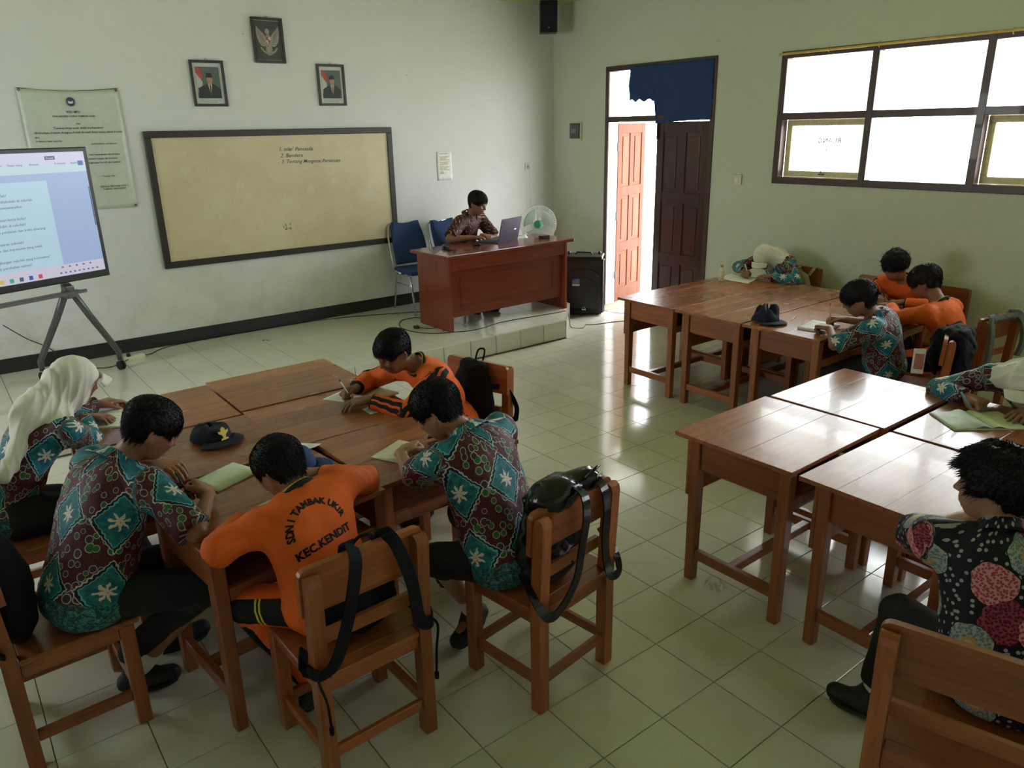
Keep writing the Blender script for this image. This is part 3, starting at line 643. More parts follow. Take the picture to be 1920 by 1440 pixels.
# ------------------------------------------------------------------ teacher's desk
td = empty('teacher_desk', (1.40, 2.20, HP), R(1.5)); tag(td, 'large red-brown teacher desk with panelled front on the tiled platform', 'desk')
tw, tdp, th = 1.55, .56, .76
def tb(n, a, c, m, bev=.003, par=td): q = B(); q.span(a, c, bev); return q.done(n, m, par)
tb('desk_top', (-tw/2-.06, -tdp/2-.05, th-.032), (tw/2+.06, tdp/2+.03, th), M_['teacher'], .008)
tb('side_panel', (-tw/2, -tdp/2, 0), (-tw/2+.032, tdp/2, th-.032), M_['teacher_z']); tb('side_panel', (tw/2-.032, -tdp/2, 0), (tw/2, tdp/2, th-.032), M_['teacher_z'])
tb('front_rail', (-tw/2+.033, -tdp/2+.004, th-.165), (tw/2-.033, -tdp/2+.030, th-.034), M_['teacher'])
fp = tb('front_panel', (-tw/2+.033, -tdp/2+.050, .13), (tw/2-.033, -tdp/2+.066, th-.10), M_['teacher'])
q = B()
for a, c in (((-.62, -.2345, .22), (.62, -.228, .245)), ((-.62, -.2345, .50), (.62, -.228, .525)), ((-.62, -.2345, .245), (-.595, -.228, .50)), ((.595, -.2345, .245), (.62, -.228, .50))): q.span(a, c, .002)
q.done('panel_moulding', M_['teacher'], fp)
tb('drawer_box', (-tw/2+.035, -.10, .30), (-tw/2+.40, tdp/2-.02, th-.036), M_['teacher'])

# ------------------------------------------------------------------ blue conference chairs
def make_blue_chair():
    t = empty('conference_chair', (0, 0, 0)); w = .42
    q = B(); q.box((0, .02, .455), (w, .42, .055), .022); q.done('seat', M_['blue_cloth'], t)
    def bk(u, v):
        z = .50+.42*v; x = (u-.5)*(w-.035)*(1-.16*v**4); top = -.022*math.cos((u-.5)*PI*2.2) if v > .98 else 0
        return (x, -.185-.13*v**1.3-.020*math.cos((u-.5)*PI)+.012, z+top*1.0)
    q = B(); q.grid(bk, 14, 14, 0, .035); q.done('backrest', M_['blue_cloth'], t)
    pts = [(-w/2-.008, .0, .43), (-w/2-.012, -.165, .44), (-w/2-.010, -.205, .56), (-w/2-.004, -.275, .76), (-w/2+.020, -.312, .895), (-w/2+.075, -.330, .930), (0, -.322, .918), (w/2-.075, -.330, .930), (w/2-.020, -.312, .895), (w/2+.004, -.275, .76), (w/2+.010, -.205, .56), (w/2+.012, -.165, .44), (w/2+.008, .0, .43)]
    q = B(); q.tube(pts, .011, 8); q.done('back_frame', M_['chrome'], t)
    for sx in (-1, 1):
        x = sx*(w/2-.01)
        q = B(); q.tube([(x, .25, 0), (x, .20, .30), (x, .175, .405), (x, .10, .425), (x, -.05, .425)], .011, 8); q.done('leg', M_['chrome'], t)
        q = B(); q.tube([(x, -.05, .424), (x, -.12, .420), (x, -.155, .39), (x, -.20, .25), (x, -.265, 0)], .011, 8); q.done('leg', M_['chrome'], t)
        q = B(); q.tube([(x, .195, .31), (x, -.18, .31)], .007, 6); q.done('stretcher', M_['chrome'], t)
    return t
bc = make_blue_chair(); remember(bc); bc.location = (.945, 2.975, HP); bc.rotation_euler = (0, 0, R(176-360)); tag(bc, 'empty blue conference chair with chrome frame between blackboard-wall and teacher desk', 'chair', 'blue conference chairs')
b2 = copy_tree(bc); b2.location = (1.42, 2.86, HP); b2.rotation_euler = (0, 0, R(190)); tag(b2, 'blue conference chair the teacher sits on', 'chair', 'blue conference chairs')
# ------------------------------------------------------------------ things on the front wall
wb_x0, wb_x1, wb_z0, wb_z1 = -1.559, .904, .907, 2.115
wbd = empty('whiteboard', ((wb_x0+wb_x1)/2, YW, (wb_z0+wb_z1)/2)); tag(wbd, 'long yellowed whiteboard in a thick black wooden frame', 'whiteboard')
hw, hh, fr = (wb_x1-wb_x0)/2, (wb_z1-wb_z0)/2, .058
q = B(); q.span((-hw+.02, -.018, -hh+.02), (hw-.02, -.004, hh-.02)); q.done('writing_surface', M_['board'], wbd)
for a, c in (((-hw, -.034, hh-fr), (hw, -.002, hh)), ((-hw, -.034, -hh), (hw, -.002, -hh+fr)), ((-hw, -.033, -hh+fr), (-hw+fr, -.002, hh-fr)), ((hw-fr, -.033, -hh+fr), (hw, -.002, hh-fr))): q = B(); q.span(a, c, .004); q.done('frame_rail', M_['board_frame'], wbd)
for txt, x, z, sz in (("1. nilai\u2019 Pancasila", .02, .415, .050), ("2. Bendera", -.03, .355, .050), ("3. Tentang Mengenai Persatuan", .17, .295, .047)):
    me = text_mesh(txt, sz, 'CENTER', .0002, shear=.35); o = link('handwriting', me, M_['ink'], wbd); o.matrix_local = Matrix.Translation((x+.13, -.0195, z)) @ Matrix.Rotation(R(90), 4, 'X') @ Matrix.Rotation(R(-1.0), 4, 'Z')
rr_ = random.Random(4); q = B()
for k in range(9):
    x, z = -.02+rr_.uniform(-.04, .04), -.33+rr_.uniform(-.035, .035); a = rr_.uniform(.6, 2.2); L = rr_.uniform(.01, .03)
    q.tube([(x, -.0195, z), (x+L*math.cos(a), -.0195, z+L*math.sin(a))], .0022, 4)
q.done('ink_blot', M_['ink'], wbd)

def frame_box(t, w, h, bw, mat, par):
    for a, c in (((-w/2, -.022, h/2-bw), (w/2, -.002, h/2)), ((-w/2, -.022, -h/2), (w/2, -.002, -h/2+bw)), ((-w/2, -.0215, -h/2+bw), (-w/2+bw, -.002, h/2-bw)), ((w/2-bw, -.0215, -h/2+bw), (w/2, -.002, h/2-bw))): q = B(); q.span(a, c, .002); q.done('frame_rail', mat, par)
    q = B(); q.tube([(-.012, -.008, h/2), (-.008, -.008, h/2+.014), (.008, -.008, h/2+.014), (.012, -.008, h/2)], .002, 5); q.done('hook', M_['dark_metal'], par)
def flat(par, name, pts, y, mat):
    q = B(); q.prism(pts, .0006, 'xz', y); return q.done(name, mat, par)
def circ(cx, cz, rx, rz, n=20, a0=0, a1=2*PI): return [(cx+rx*math.cos(a), cz+rz*math.sin(a)) for a in np.linspace(a0, a1, n, endpoint=abs(a1-a0) < 6.2)]
pm = {k: plain('print_'+k, c, .55, var=.05) for k, c in dict(back=(.10, .13, .115), red=(.42, .07, .05), white=(.55, .55, .50), suit=(.022, .028, .032), face=(.45, .27, .17), cap=(.02, .022, .024), tie=(.12, .04, .06), dark=(.055, .055, .042), wing=(.34, .30, .27), gold=(.30, .27, .22), caption=(.24, .30, .26), mat=(.56, .60, .54)).items()}
def portrait(x, z, label, w, h, k):
    p = empty('framed_portrait', (x, YW, z)); tag(p, label, 'picture', 'framed portraits above the whiteboard'); frame_box(p, w, h, .022, M_['board_frame'], p)
    flat(p, 'mount', [(-w/2+.02, -h/2+.02), (w/2-.02, -h/2+.02), (w/2-.02, h/2-.02), (-w/2+.02, h/2-.02)], -.006, pm['mat'])
    a, b_, c, d = -w/2+.045, w/2-.045, -h/2+.070, h/2-.055
    flat(p, 'photo_print', [(a, c), (b_, c), (b_, d), (a, d)], -.0072, pm['back'])
    flat(p, 'flag_red', [(a, d), (a+.035, d), (a+.060, d-.07), (a+.052, d-.125), (a, d-.05)], -.0084, pm['red']); flat(p, 'flag_white', [(a, d-.05), (a+.052, d-.125), (a+.045, d-.175), (a, c+.04)], -.0084, pm['white'])
    cx = .006+k
    flat(p, 'suit', [(a+.004, c), (a+.008, c+.085), (cx-.045, c+.115), (cx-.02, c+.125), (cx+.02, c+.125), (cx+.045, c+.115), (b_-.006, c+.08), (b_-.002, c)], -.0096, pm['suit'])
    flat(p, 'shirt_front', [(cx-.020, c+.128), (cx+.020, c+.128), (cx+.008, c+.05), (cx, c+.035), (cx-.006, c+.05)], -.0108, pm['white']); flat(p, 'tie', [(cx-.006, c+.112), (cx+.006, c+.112), (cx+.007, c+.02), (cx-.003, c+.02)], -.012, pm['tie'])
    flat(p, 'neck', [(cx-.016, c+.115), (cx+.016, c+.115), (cx+.014, c+.14), (cx-.014, c+.14)], -.0114, pm['face']); flat(p, 'face', circ(cx, c+.160, .026, .034), -.0118, pm['face'])
    flat(p, 'cap', [(cx-.028, c+.175), (cx+.028, c+.175), (cx+.024, c+.208), (cx+.01, c+.214), (cx-.012, c+.213), (cx-.025, c+.206)], -.0128, pm['cap'])
    for s_ in (-1, 1): flat(p, 'eye', circ(cx+s_*.010, c+.164, .0035, .0016, 8), -.0128, pm['cap'])
    flat(p, 'mouth', circ(cx, c+.142, .007, .0018, 8), -.0128, pm['tie'])
    for i, (l_, n_) in enumerate(((.19, .0), (.12, -.014))): flat(p, 'caption_line', [(-l_/2, -h/2+.052+n_), (l_/2, -h/2+.052+n_), (l_/2, -h/2+.056+n_), (-l_/2, -h/2+.056+n_)], -.0075, pm['caption'])
portrait(-.930, 2.515, 'black framed portrait of a man in cap and suit, lower left of the eagle emblem', .300, .390, .004)
portrait(.272, 2.520, 'black framed portrait of a man in cap and suit, lower right of the eagle emblem', .292, .385, .0)
em = empty('framed_emblem', (-.328, YW, 2.900)); tag(em, 'black framed picture of the eagle emblem, hung highest on the front wall', 'picture'); frame_box(em, .300, .390, .022, M_['board_frame'], em)
flat(em, 'mount', [(-.13, -.175), (.13, -.175), (.13, .175), (-.13, .175)], -.006, pm['wing']); flat(em, 'print_ground', [(-.122, -.167), (.122, -.167), (.122, .167), (-.122, .167)], -.0072, pm['dark'])
for s_ in (-1, 1):
    W_ = [(s_*.018, .020), (s_*.045, .060), (s_*.080, .095), (s_*.104, .125), (s_*.110, .075), (s_*.106, .030), (s_*.092, -.015), (s_*.070, -.045), (s_*.045, -.055), (s_*.025, -.045)]
    flat(em, 'wing', W_ if s_ > 0 else W_[::-1], -.0084, pm['wing'])
    for i in range(6):
        a = R(-30+22*i); x1, z1 = .045+.0, -.012; q = B(); q.tube([(s_*(.030+.012*i*.3), -.0098, -.035+.012*i), (s_*(.098-.006*abs(i-4)), -.0098, -.030+.027*i)], .0011, 4); q.done('feather', pm['dark'], em)
    flat(em, 'leg', [(s_*.010, -.045), (s_*.026, -.045), (s_*.034, -.085), (s_*.020, -.085)][::s_], -.0090, pm['gold'])
flat(em, 'body', circ(0, -.005, .028, .060), -.0090, pm['gold']); flat(em, 'head', [(-.026, .075), (-.018, .060), (0, .050), (.014, .058), (.016, .085), (.006, .100), (-.010, .102), (-.020, .094)], -.0098, pm['wing'])
flat(em, 'tail', [(-.016, -.055), (.016, -.055), (.024, -.100), (0, -.112), (-.024, -.100)], -.0094, pm['wing'])
flat(em, 'shield', [(-.022, .030), (.022, .030), (.022, -.005), (0, -.032), (-.022, -.005)], -.0104, pm['white'])
flat(em, 'shield_red', [(-.022, .030), (0, .030), (0, .002), (-.022, .002)], -.0114, pm['red']); flat(em, 'shield_red', [(0, .002), (.022, .002), (.022, -.005), (0, -.032)], -.0114, pm['red']); flat(em, 'shield_star', circ(0, .001, .006, .007, 10), -.0124, pm['dark'])
flat(em, 'ribbon', [(-.085, -.065), (-.075, -.055), (-.045, -.090), (0, -.103), (.045, -.090), (.075, -.055), (.085, -.065), (.060, -.100), (.020, -.123), (0, -.130), (-.020, -.123), (-.060, -.100)], -.0112, pm['gold'])
me = text_mesh('BHINNEKA TUNGGAL IKA', .013); o = link('lettering', me, pm['dark'], em); o.matrix_local = Matrix.Translation((0, -.0122, -.114)) @ Matrix.Rotation(R(90), 4, 'X')

# banner with the school's vision, hung by its eyelets
bn = empty('banner', (-2.07, YW, 1.97)); tag(bn, 'pale vinyl banner with printed lines and round seal, hung behind the screen', 'banner')
def bf(u, v):
    x = -.37+.74*u + .0*v; z = .49-.98*v-.022*math.sin(u*PI)*(1-v)**2
    return (x, -.006-.010*math.sin(u*PI)*(1-v)-.006*abs(math.sin(u*7+v*2))-.004*math.sin(v*6+u*3)**2, z)
q = B(); q.grid(bf, 24, 24, 0, .0012); q.done('banner_sheet', plain('banner_vinyl', (.56, .60, .52), .35, var=.04), bn)
q = B(); q.tube([(-.37, -.010, .490), (-.18, -.014, .473), (0, -.014, .468), (.18, -.013, .476), (.37, -.010, .494)], .003, 6); q.done('cord', M_['dark_metal'], bn)
for x, z in ((-.355, .475), (.355, .478), (.355, -.472)): q = B(); q.lathe([(.004, 0), (.010, .0), (.011, .004), (.004, .004)], 12, M=Matrix.Translation((x, -.018, z)) @ Matrix.Rotation(R(90), 4, 'X'), cap=False); q.done('eyelet', M_['dark_metal'], bn)
q = B(); q.lathe([(0, 0), (.038, 0), (.038, .001), (0, .001)], 32, M=Matrix.Translation((-.005, -.0265, .385)) @ Matrix.Rotation(R(90), 4, 'X')); q.done('seal_ring', plain('seal_green', (.42, .42, .20), .5), bn)
q = B(); q.lathe([(0, 0), (.033, 0), (.033, .001), (0, .001)], 32, M=Matrix.Translation((-.005, -.0275, .385)) @ Matrix.Rotation(R(90), 4, 'X')); q.done('seal', plain('seal_blue', (.055, .055, .16), .5), bn)
flat(bn, 'seal_book', [(-.024, .375), (-.005, .368), (.014, .375), (.014, .392), (-.005, .386), (-.024, .392)], -.0292, pm['white'])
for txt, x, z, sz, al in (('VISI, MISI', 0, .305, .026, 'CENTER'), ('SDN NEGERI 1 DESA TAMBAK UKIR', 0, .272, .019, 'CENTER'), ('VISI', .02, .212, .020, 'CENTER'), ('Terwujudnya anak didik berkarakter', .02, .180, .024, 'CENTER'), ('(Berbudaya, Disiplin, Religius, Peduli, Kreatif, Berprestasi, Aktif, Positif)', .02, .145, .0215, 'CENTER'), ('MISI', -.31, .108, .018, 'LEFT'), ('Indikator misi sekolah', -.31, .080, .020, 'LEFT'),
                       ('pembelajaran, pembiasaan', .09, .052, .018, 'LEFT'), ('nilai kebangsaan dan budaya', .06, -.035, .020, 'LEFT'), ('karakter bangsa dan beriman', .04, -.068, .019, 'LEFT'), ('lingkungan bersih dan nyaman', .04, -.100, .020, 'LEFT'), ('Tambak Ukir', .18, -.215, .018, 'CENTER'), ('KEPALA SEKOLAH SDN 1', .21, -.300, .019, 'CENTER'), ('TAMBAK UKIR KENDIT', .21, -.322, .017, 'CENTER')):
    me = text_mesh(txt, sz, al, .0004, res=1); o = link('lettering', me, M_['ink'], bn); o.matrix_local = Matrix.Translation((x, -.0285, z)) @ Matrix.Rotation(R(90), 4, 'X')
# small notice, socket, lead
nt = empty('wall_notice', (1.567, YW, 1.688)); tag(nt, 'white paper notice taped to the wall above the teacher', 'notice')
q = B(); q.grid(lambda u, v: (-.10+.20*u, -.003-.004*math.sin(u*PI)*math.sin(v*2.4), .155-.31*v), 8, 8, 0, .0006); q.done('sheet', M_['paper'], nt)
for i, (z, l_, m) in enumerate([(.13, .11, 0)]+[(.100-.012*k, .13-.02*(k % 3), 1) for k in range(4)]+[(.040-.012*k, .12-.015*(k % 2), 1) for k in range(3)]+[(-.008-.012*k, .13-.02*(k % 3), 1) for k in range(4)]+[(-.062-.010*k, .05, 0) for k in range(3)]):
    flat(nt, 'print_line', [(-.065, z), (-.065+l_, z), (-.065+l_, z+.0055), (-.065, z+.0055)], -.0082, plain('notice_ochre', (.42, .36, .14), .6) if m else pm['caption'])
sk = empty('wall_socket', (2.775, YW, 1.630)); tag(sk, 'white wall socket with a plug near the corner', 'socket')
q = B(); q.box((0, -.010, 0), (.085, .020, .085), .004); q.done('plate', M_['white_plastic'], sk)
q = B(); q.lathe([(.0, 0), (.026, 0), (.028, .006), (.022, .006), (.020, .0), (0, .0)], 20, M=Matrix.Translation((0, -.020, 0)) @ Matrix.Rotation(R(90), 4, 'X')); q.done('outlet', M_['cream_plastic'], sk)
q = B(); q.lathe([(.0, 0), (.019, 0), (.017, .03), (0, .034)], 16, M=Matrix.Translation((0, -.022, 0)) @ Matrix.Rotation(R(90), 4, 'X')); q.done('plug', M_['white_plastic'], sk)
# meter box and switch on the right wall
mb = empty('switch_box', (XR, 2.915, 2.035)); tag(mb, 'small dark circuit breaker box on the wall left of the door', 'switch box')
q = B(); q.box((-.012, 0, 0), (.024, .19, .21), .004); q.done('back_plate', M_['cream_plastic'], mb); q = B(); q.box((-.034, 0, 0), (.030, .155, .175), .006); q.done('cover', plain('box_grey', (.10, .11, .12), .4), mb); q = B(); q.box((-.052, 0, .0), (.008, .09, .05), .003); q.done('lid', M_['grey_plastic'], mb)
sw = empty('light_switch', (XR, .563, 1.555)); tag(sw, 'cream light switch on the wall between door and window', 'switch')
q = B(); q.box((-.010, 0, 0), (.020, .095, .095), .004); q.done('plate', M_['cream_plastic'], sw); q = B(); q.box((-.022, 0, 0), (.008, .040, .045), .003); q.done('rocker', M_['white_plastic'], sw)
# loudspeaker box under the ceiling in the corner
ws = empty('wall_loudspeaker', (2.86, 3.03, 3.095), R(-38)); tag(ws, 'black loudspeaker box hung in the corner under the ceiling', 'speaker')
q = B(); q.box((0, 0, .165), (.20, .19, .33), .012); q.done('cabinet', M_['black_plastic'], ws); q = B(); q.box((0, -.098, .165), (.18, .008, .31), .003); q.done('grille', M_['grey_cloth'] if False else M_['black_cloth'], ws); q = B(); q.box((0, -.104, .05), (.012, .003, .008)); q.done('badge', M_['white_plastic'], ws)
q = B(); q.box((0, .14, .29), (.04, .14, .03), .003); q.tube([(0, .0, .33), (0, .02, .35), (0, .12, .348)], .006, 6); q.done('bracket', M_['dark_metal'], ws)

# ------------------------------------------------------------------ interactive screen on its wheeled stand
A_ = math.atan2(.38, .925); tvw, tvh = 1.70, .985
tv = empty('display_screen', (-2.145-.925*tvw/2, 2.60-.38*tvw/2, 1.515), A_); tag(tv, 'large flat interactive screen showing a document, at the left edge', 'screen')
q = B(); q.span((-tvw/2, 0, -tvh/2), (tvw/2, .065, tvh/2), .008); q.done('housing', M_['black_plastic'], tv)
bz = .032; x0, x1, z0, z1 = -tvw/2+bz, tvw/2-bz, -tvh/2+.055, tvh/2-bz
def scr(n, pts, y, m): q = B(); q.prism(pts, .0008, 'xz', y); return q.done(n, m, tv)
rect = lambda a, b_, c, d: [(a, b_), (c, b_), (c, d), (a, d)]
scr('screen_face', rect(x0, z0, x1, z1), -.001, M_['scr_side'])
scr('title_bar', rect(x0, z1-.085, x1, z1), -.0022, M_['scr_bar']); scr('tool_bar', rect(x0, z1-.145, x1, z1-.085), -.0022, M_['scr_tool']); scr('task_bar', rect(x0, z0, x1, z0+.085), -.0022, M_['scr_task'])
scr('page', rect(x0+.2, z0+.085, x1-.32, z1-.195), -.0022, M_['scr_page']); scr('scroll_bar', rect(x1-.012, z0+.35, x1-.004, z1-.26), -.0034, M_['scr_dark']); scr('button', rect(x1-.30, z1-.052, x1-.225, z1-.026), -.0034, M_['scr_dark']); scr('button', rect(x1-.058, z1-.100, x1-.018, z1-.066), -.0034, M_['scr_blue'])
def scr_text(txt, x, z, sz, m='scr_text', al='RIGHT'):
    me = text_mesh(txt, sz, al, .0002, res=1); o = link('screen_text', me, M_[m], tv); o.matrix_local = Matrix.Translation((x, -.0040, z)) @ Matrix.Rotation(R(90), 4, 'X')
scr_text('Desain', x1-.262, z1-.040, .02, 'scr_bar', 'CENTER')
for t_, x in (('Mailings', -.66), ('Tinjau ulang', -.52), ('Bantuan', -.40), ('Komentar', -.20), ('Bagikan', -.10)): scr_text(t_, x1+x+.05, z1-.080, .020)
for i, (t_, xo) in enumerate((('lingkungan sekolah?', -.62), ('yang dapat dilakukan di sekolah', -.45), ('kan untuk menyampaikan', -.53), ('', 0), ('dalam pembiasaan kerja kelas?', -.52), ('dilakukan mandiri di sekolah?', -.53), ('akan tertibu peralatan dan buku siterang', -.40), ('', 0), ('dalam pembelajaran sekolah?', -.57), ('ingin diubah dan keputusan yang telah', -.45), ('', 0), ('dalam lingkungan sekolah yang bermakna?', -.41), ('perhatikan setiap perubahan zaman?', -.55))):
    if t_: scr_text(t_, x1+xo, z1-.28-.0415*i, .026)
for k, c in enumerate(('scr_cyan', 'scr_dark', 'scr_yellow', 'scr_green', 'scr_text', 'scr_blue', 'scr_red')): scr('app_icon', rect(x1-.93+.068*k, z0+.012, x1-.93+.068*k+.028, z0+.042), -.0034, M_[c])
for k in range(9): scr('tray_icon', rect(x1-.36+.036*k, z0+.020, x1-.345+.036*k, z0+.030), -.0034, M_['scr_text'])
for k in range(5): scr('status_icon', rect(x1-.34+.055*k, z0+.062, x1-.325+.055*k, z0+.072), -.0034, M_['scr_text'])
q = B(); q.span((-.10, -.0012, -tvh/2+.018), (-.03, .001, -tvh/2+.026)); q.done('badge', M_['grey_plastic'], tv)
q = B(); q.span((-tvw/2+.1, .066, -.40), (tvw/2-.1, .10, .38), .01); q.done('rear_cover', M_['black_plastic'], tv)
st = empty('screen_stand', (-2.145-.925*tvw/2, 2.60-.38*tvw/2, HP), A_); tag(st, 'grey metal wheeled stand carrying the interactive screen', 'stand')
q = B(); q.span((-.72, -.12, .765), (.56, .0, .777), .003); q.span((-.72, -.135, .765), (.56, -.12, .790), .003); q.done('tray', M_['stand'], st)
for sx in (-1, 1):
    X = sx*.54; q = B(); q.span((X-.03, .103, .78), (X+.03, .13, 1.70), .004); q.done('upright', M_['stand'], st)
    q = B(); q.box((X, .090, .75), (.07, .07, .10), .012); q.done('hub', M_['stand'], st)
    for (dx, dy) in (((.37, .10) if sx > 0 else (.22, -.1)), ((-.12, .40) if sx > 0 else (-.2, .40))):
        q = B()
        tops = Vector((X, .085, .80)); foot = Vector((X+dx, .085+dy, .10)); mid = tops.lerp(foot, .86); mid.z += .05
        q.tube([tops, tops.lerp(foot, .4)+Vector((0, 0, .01)), mid, foot+Vector((0, 0, .06)), foot+Vector((0, 0, -.015))], [.030, .028, .026, .024, .020], 10); q.done('leg', M_['stand'], st)
        wq = B(); Mx = Matrix.Translation((foot.x, foot.y, .038)) @ Matrix.Rotation(R(90), 4, 'Y')
        for zz in (-.024, .006): wq.lathe([(.0, zz), (.034, zz), (.038, zz+.004), (.038, zz+.014), (.034, zz+.018), (0, zz+.018)], 20, M=Mx)
        wq.done('caster', M_['rubber'], st)
# ------------------------------------------------------------------ loudspeaker, fan, things on the teacher's desk
ps = empty('floor_loudspeaker', (2.745, 2.275, 0), R(-49)); ps.scale = (1.18, 1.05, 1.03); tag(ps, 'big black active loudspeaker standing on the floor by the door', 'speaker')
def taper_box(w, d, h, back=.72):
    n = 10; pts = [(w/2-.015+.015*math.cos(a), -d/2+.03+.03*math.sin(a)) for a in np.linspace(-PI/2, 0, 4)] + [(w/2*back, d/2), (-w/2*back, d/2)] + [(-w/2+.015+.015*math.cos(a), -d/2+.03+.03*math.sin(a)) for a in np.linspace(PI, 1.5*PI, 4)]
    return pts
q = B(); q.prism(taper_box(.42, .36, .66), .60, o=.035); q.box((0, -.02, .645), (.38, .30, .03), .012); q.box((0, -.02, .030), (.38, .30, .03), .010); q.done('cabinet', plain('cabinet_black', (.010, .010, .012), .30), ps)
q = B()
for sx in (-1, 1): q.prism([(sx*.212-.006, -.16), (sx*.212+.006, -.16), (sx*.175+.004, .06), (sx*.175-.008, .06)], .58, o=.045)
q.done('side_trim', M_['grey_plastic'], ps)
def gr(u, v):
    x = -.195+.39*u; z = .05+.575*v; return (x, -.182-.014*math.sin(u*PI)*math.sin(v*PI), z)
q = B(); q.grid(gr, 12, 14, 0, .006); q.done('grille', plain('grille_black', (.016, .016, .018), .5, bump=.5, scale=200), ps)
q = B(); q.tube([(.165*math.cos(a), -.194, .25+.185*math.sin(a)) for a in np.linspace(-.6, PI+.6, 30)], .006, 6); q.done('woofer_ring', M_['black_plastic'], ps)
q = B(); q.tube([(.17*math.cos(a), -.192, .44+.085*math.sin(a)) for a in np.linspace(.25, PI-.25, 18)], .005, 6); q.done('horn_edge', M_['black_plastic'], ps)
q = B(); q.box((-.060, -.196, .385), (.072, .002, .060)); lb = q.done('sticker', M_['blue_label'], ps); q = B(); q.box((-.060, -.1962, .347), (.072, .0025, .018)); q.done('sticker_band', M_['paper'], lb)
q = B(); q.lathe([(.012, 0), (.016, 0), (.016, .002), (.012, .002)], 16, M=Matrix.Translation((.02, -.197, .085)) @ Matrix.Rotation(R(90), 4, 'X'), cap=False); q.box((.02, -.198, .070), (.042, .002, .010)); q.done('badge', M_['chrome'], ps)
q = B(); q.tube([(-.08, -.02, .655), (-.07, -.02, .685), (.07, -.02, .685), (.08, -.02, .655)], .010, 8); q.done('handle', M_['black_plastic'], ps)
for x in (-.15, .15): q = B(); q.lathe([(0, 0), (.016, 0), (.014, .03), (0, .032)], 12, M=Matrix.Translation((x, .02, .66))); q.done('knob', M_['black_plastic'], ps)
for x in (-.15, .15):
    for y in (-.12, .1): q = B(); q.lathe([(0, 0), (.016, 0), (.020, .018), (0, .018)], 10, M=Matrix.Translation((x, y, 0))); q.done('foot', M_['rubber'], ps)
# fan on the wall side of the desk
fn = empty('desk_fan', (2.33, 2.60, HP), R(-42)); tag(fn, 'white electric fan with a green hub behind the teacher desk', 'fan')
q = B(); q.lathe([(0, 0), (.16, 0), (.165, .02), (.05, .045), (.022, .06), (.018, .70), (0, .70)], 24); q.done('base', M_['white_plastic'], fn)
Mf = Matrix.Translation((0, -.05, .86)) @ Matrix.Rotation(R(90), 4, 'X'); cr = .205
q = B(); q.lathe([(0, -.12), (.045, -.12), (.055, -.10), (.055, -.01), (0, .0)], 20, M=Mf); q.done('motor', M_['white_plastic'], fn)
q = B(); q.lathe([(.0, .022), (.030, .018), (.044, .004), (.046, -.01), (0, -.01)], 24, M=Mf @ Matrix.Translation((0, 0, .075))); hb = q.done('hub_cover', plain('fan_green', (.07, .42, .26), .4), fn)
me = text_mesh('FAN', .016) if False else None
for k in range(3):
    q = B(); a0 = k*2*PI/3+.4
    q.grid(lambda u, v: Mf @ Vector(((.035+.13*v)*math.cos(a0+(u-.5)*1.7*(.6+.4*v)), (.035+.13*v)*math.sin(a0+(u-.5)*1.7*(.6+.4*v)), .03+.03*(u-.5))), 8, 6, 0, .002)
    q.done('blade', plain('fan_blade', (.55, .72, .66), .25), fn)
q = B()
for k in range(60):
    a = 2*PI*k/60; c_, s_ = math.cos(a), math.sin(a)
    q.tube([Mf @ Vector((.046*c_, .046*s_, .080)), Mf @ Vector((.12*c_, .12*s_, .074)), Mf @ Vector((.18*c_, .18*s_, .050)), Mf @ Vector((cr*c_, cr*s_, .015)), Mf @ Vector((.185*c_, .185*s_, -.03)), Mf @ Vector((.05*c_, .05*s_, -.06))], .0013, 4)
for r_, z_ in ((cr, .015), (.135, .071), (.18, .050)): q.tube([Mf @ Vector((r_*math.cos(a), r_*math.sin(a), z_)) for a in np.linspace(0, 2*PI, 40)[:-1]], .004 if r_ == cr else .0018, 6, closed=True)
q.done('cage', M_['white_plastic'], fn)
DT = HP+.76
lp = empty('laptop', (1.565, 2.345, DT), R(199)); tag(lp, 'open purple-grey laptop turned away from the class on the teacher desk', 'laptop')
q = B(); q.span((-.19, -.13, 0), (.19, .12, .017), .004); q.done('base', M_['laptop'], lp); q = B(); q.span((-.15, -.09, .0175), (.15, .03, .0195)); q.done('keyboard', M_['black_plastic'], lp)
lidM = Matrix.Translation((0, .12, .012)) @ Matrix.Rotation(R(-14), 4, 'X')
q = B(); q.span((-.19, -.004, 0), (.19, .004, .245), .003, M=lidM); ld = q.done('lid', M_['laptop'], lp); q = B(); q.span((-.175, -.0052, .012), (.175, -.0042, .232), M=lidM); q.done('display', M_['scr_side'], ld)
me = text_mesh('ASUS', .018, bold=.0006); o = link('lettering', me, M_['chrome'], ld); o.matrix_local = lidM @ Matrix.Translation((-.095, .0048, .115)) @ Matrix.Rotation(R(180), 4, 'Z') @ Matrix.Rotation(R(90), 4, 'X')
mc = empty('microphone', (.855, 2.33, DT+.019), R(-12)); tag(mc, 'wired microphone lying on the left end of the teacher desk', 'microphone')
Mm = Matrix.Rotation(R(-78), 4, 'X'); q = B(); q.lathe([(0, .0), (.016, .006), (.0235, .022), (.024, .034), (.019, .050)], 16, M=Matrix.Rotation(R(90), 4, 'X')); q.done('mesh_head', M_['grey_plastic'], mc)
q = B(); q.lathe([(.019, .050), (.020, .056), (.015, .062), (.0115, .16), (.010, .17), (0, .171)], 14, M=Matrix.Rotation(R(90), 4, 'X')); q.done('body', M_['black_plastic'], mc)
q = B(); q.tube([(0, -.17, -.001), (.01, -.21, -.012), (.04, -.23, -.016), (.03, -.17, -.016), (-.02, -.13, -.016), (-.05, -.18, -.016), (.0, -.22, -.0155)], .0028, 6); q.done('cable', M_['cable'], mc)
gl = empty('glass_ashtray', (1.185, 2.215, DT)); tag(gl, 'small clear glass dish in front of the teacher', 'dish')
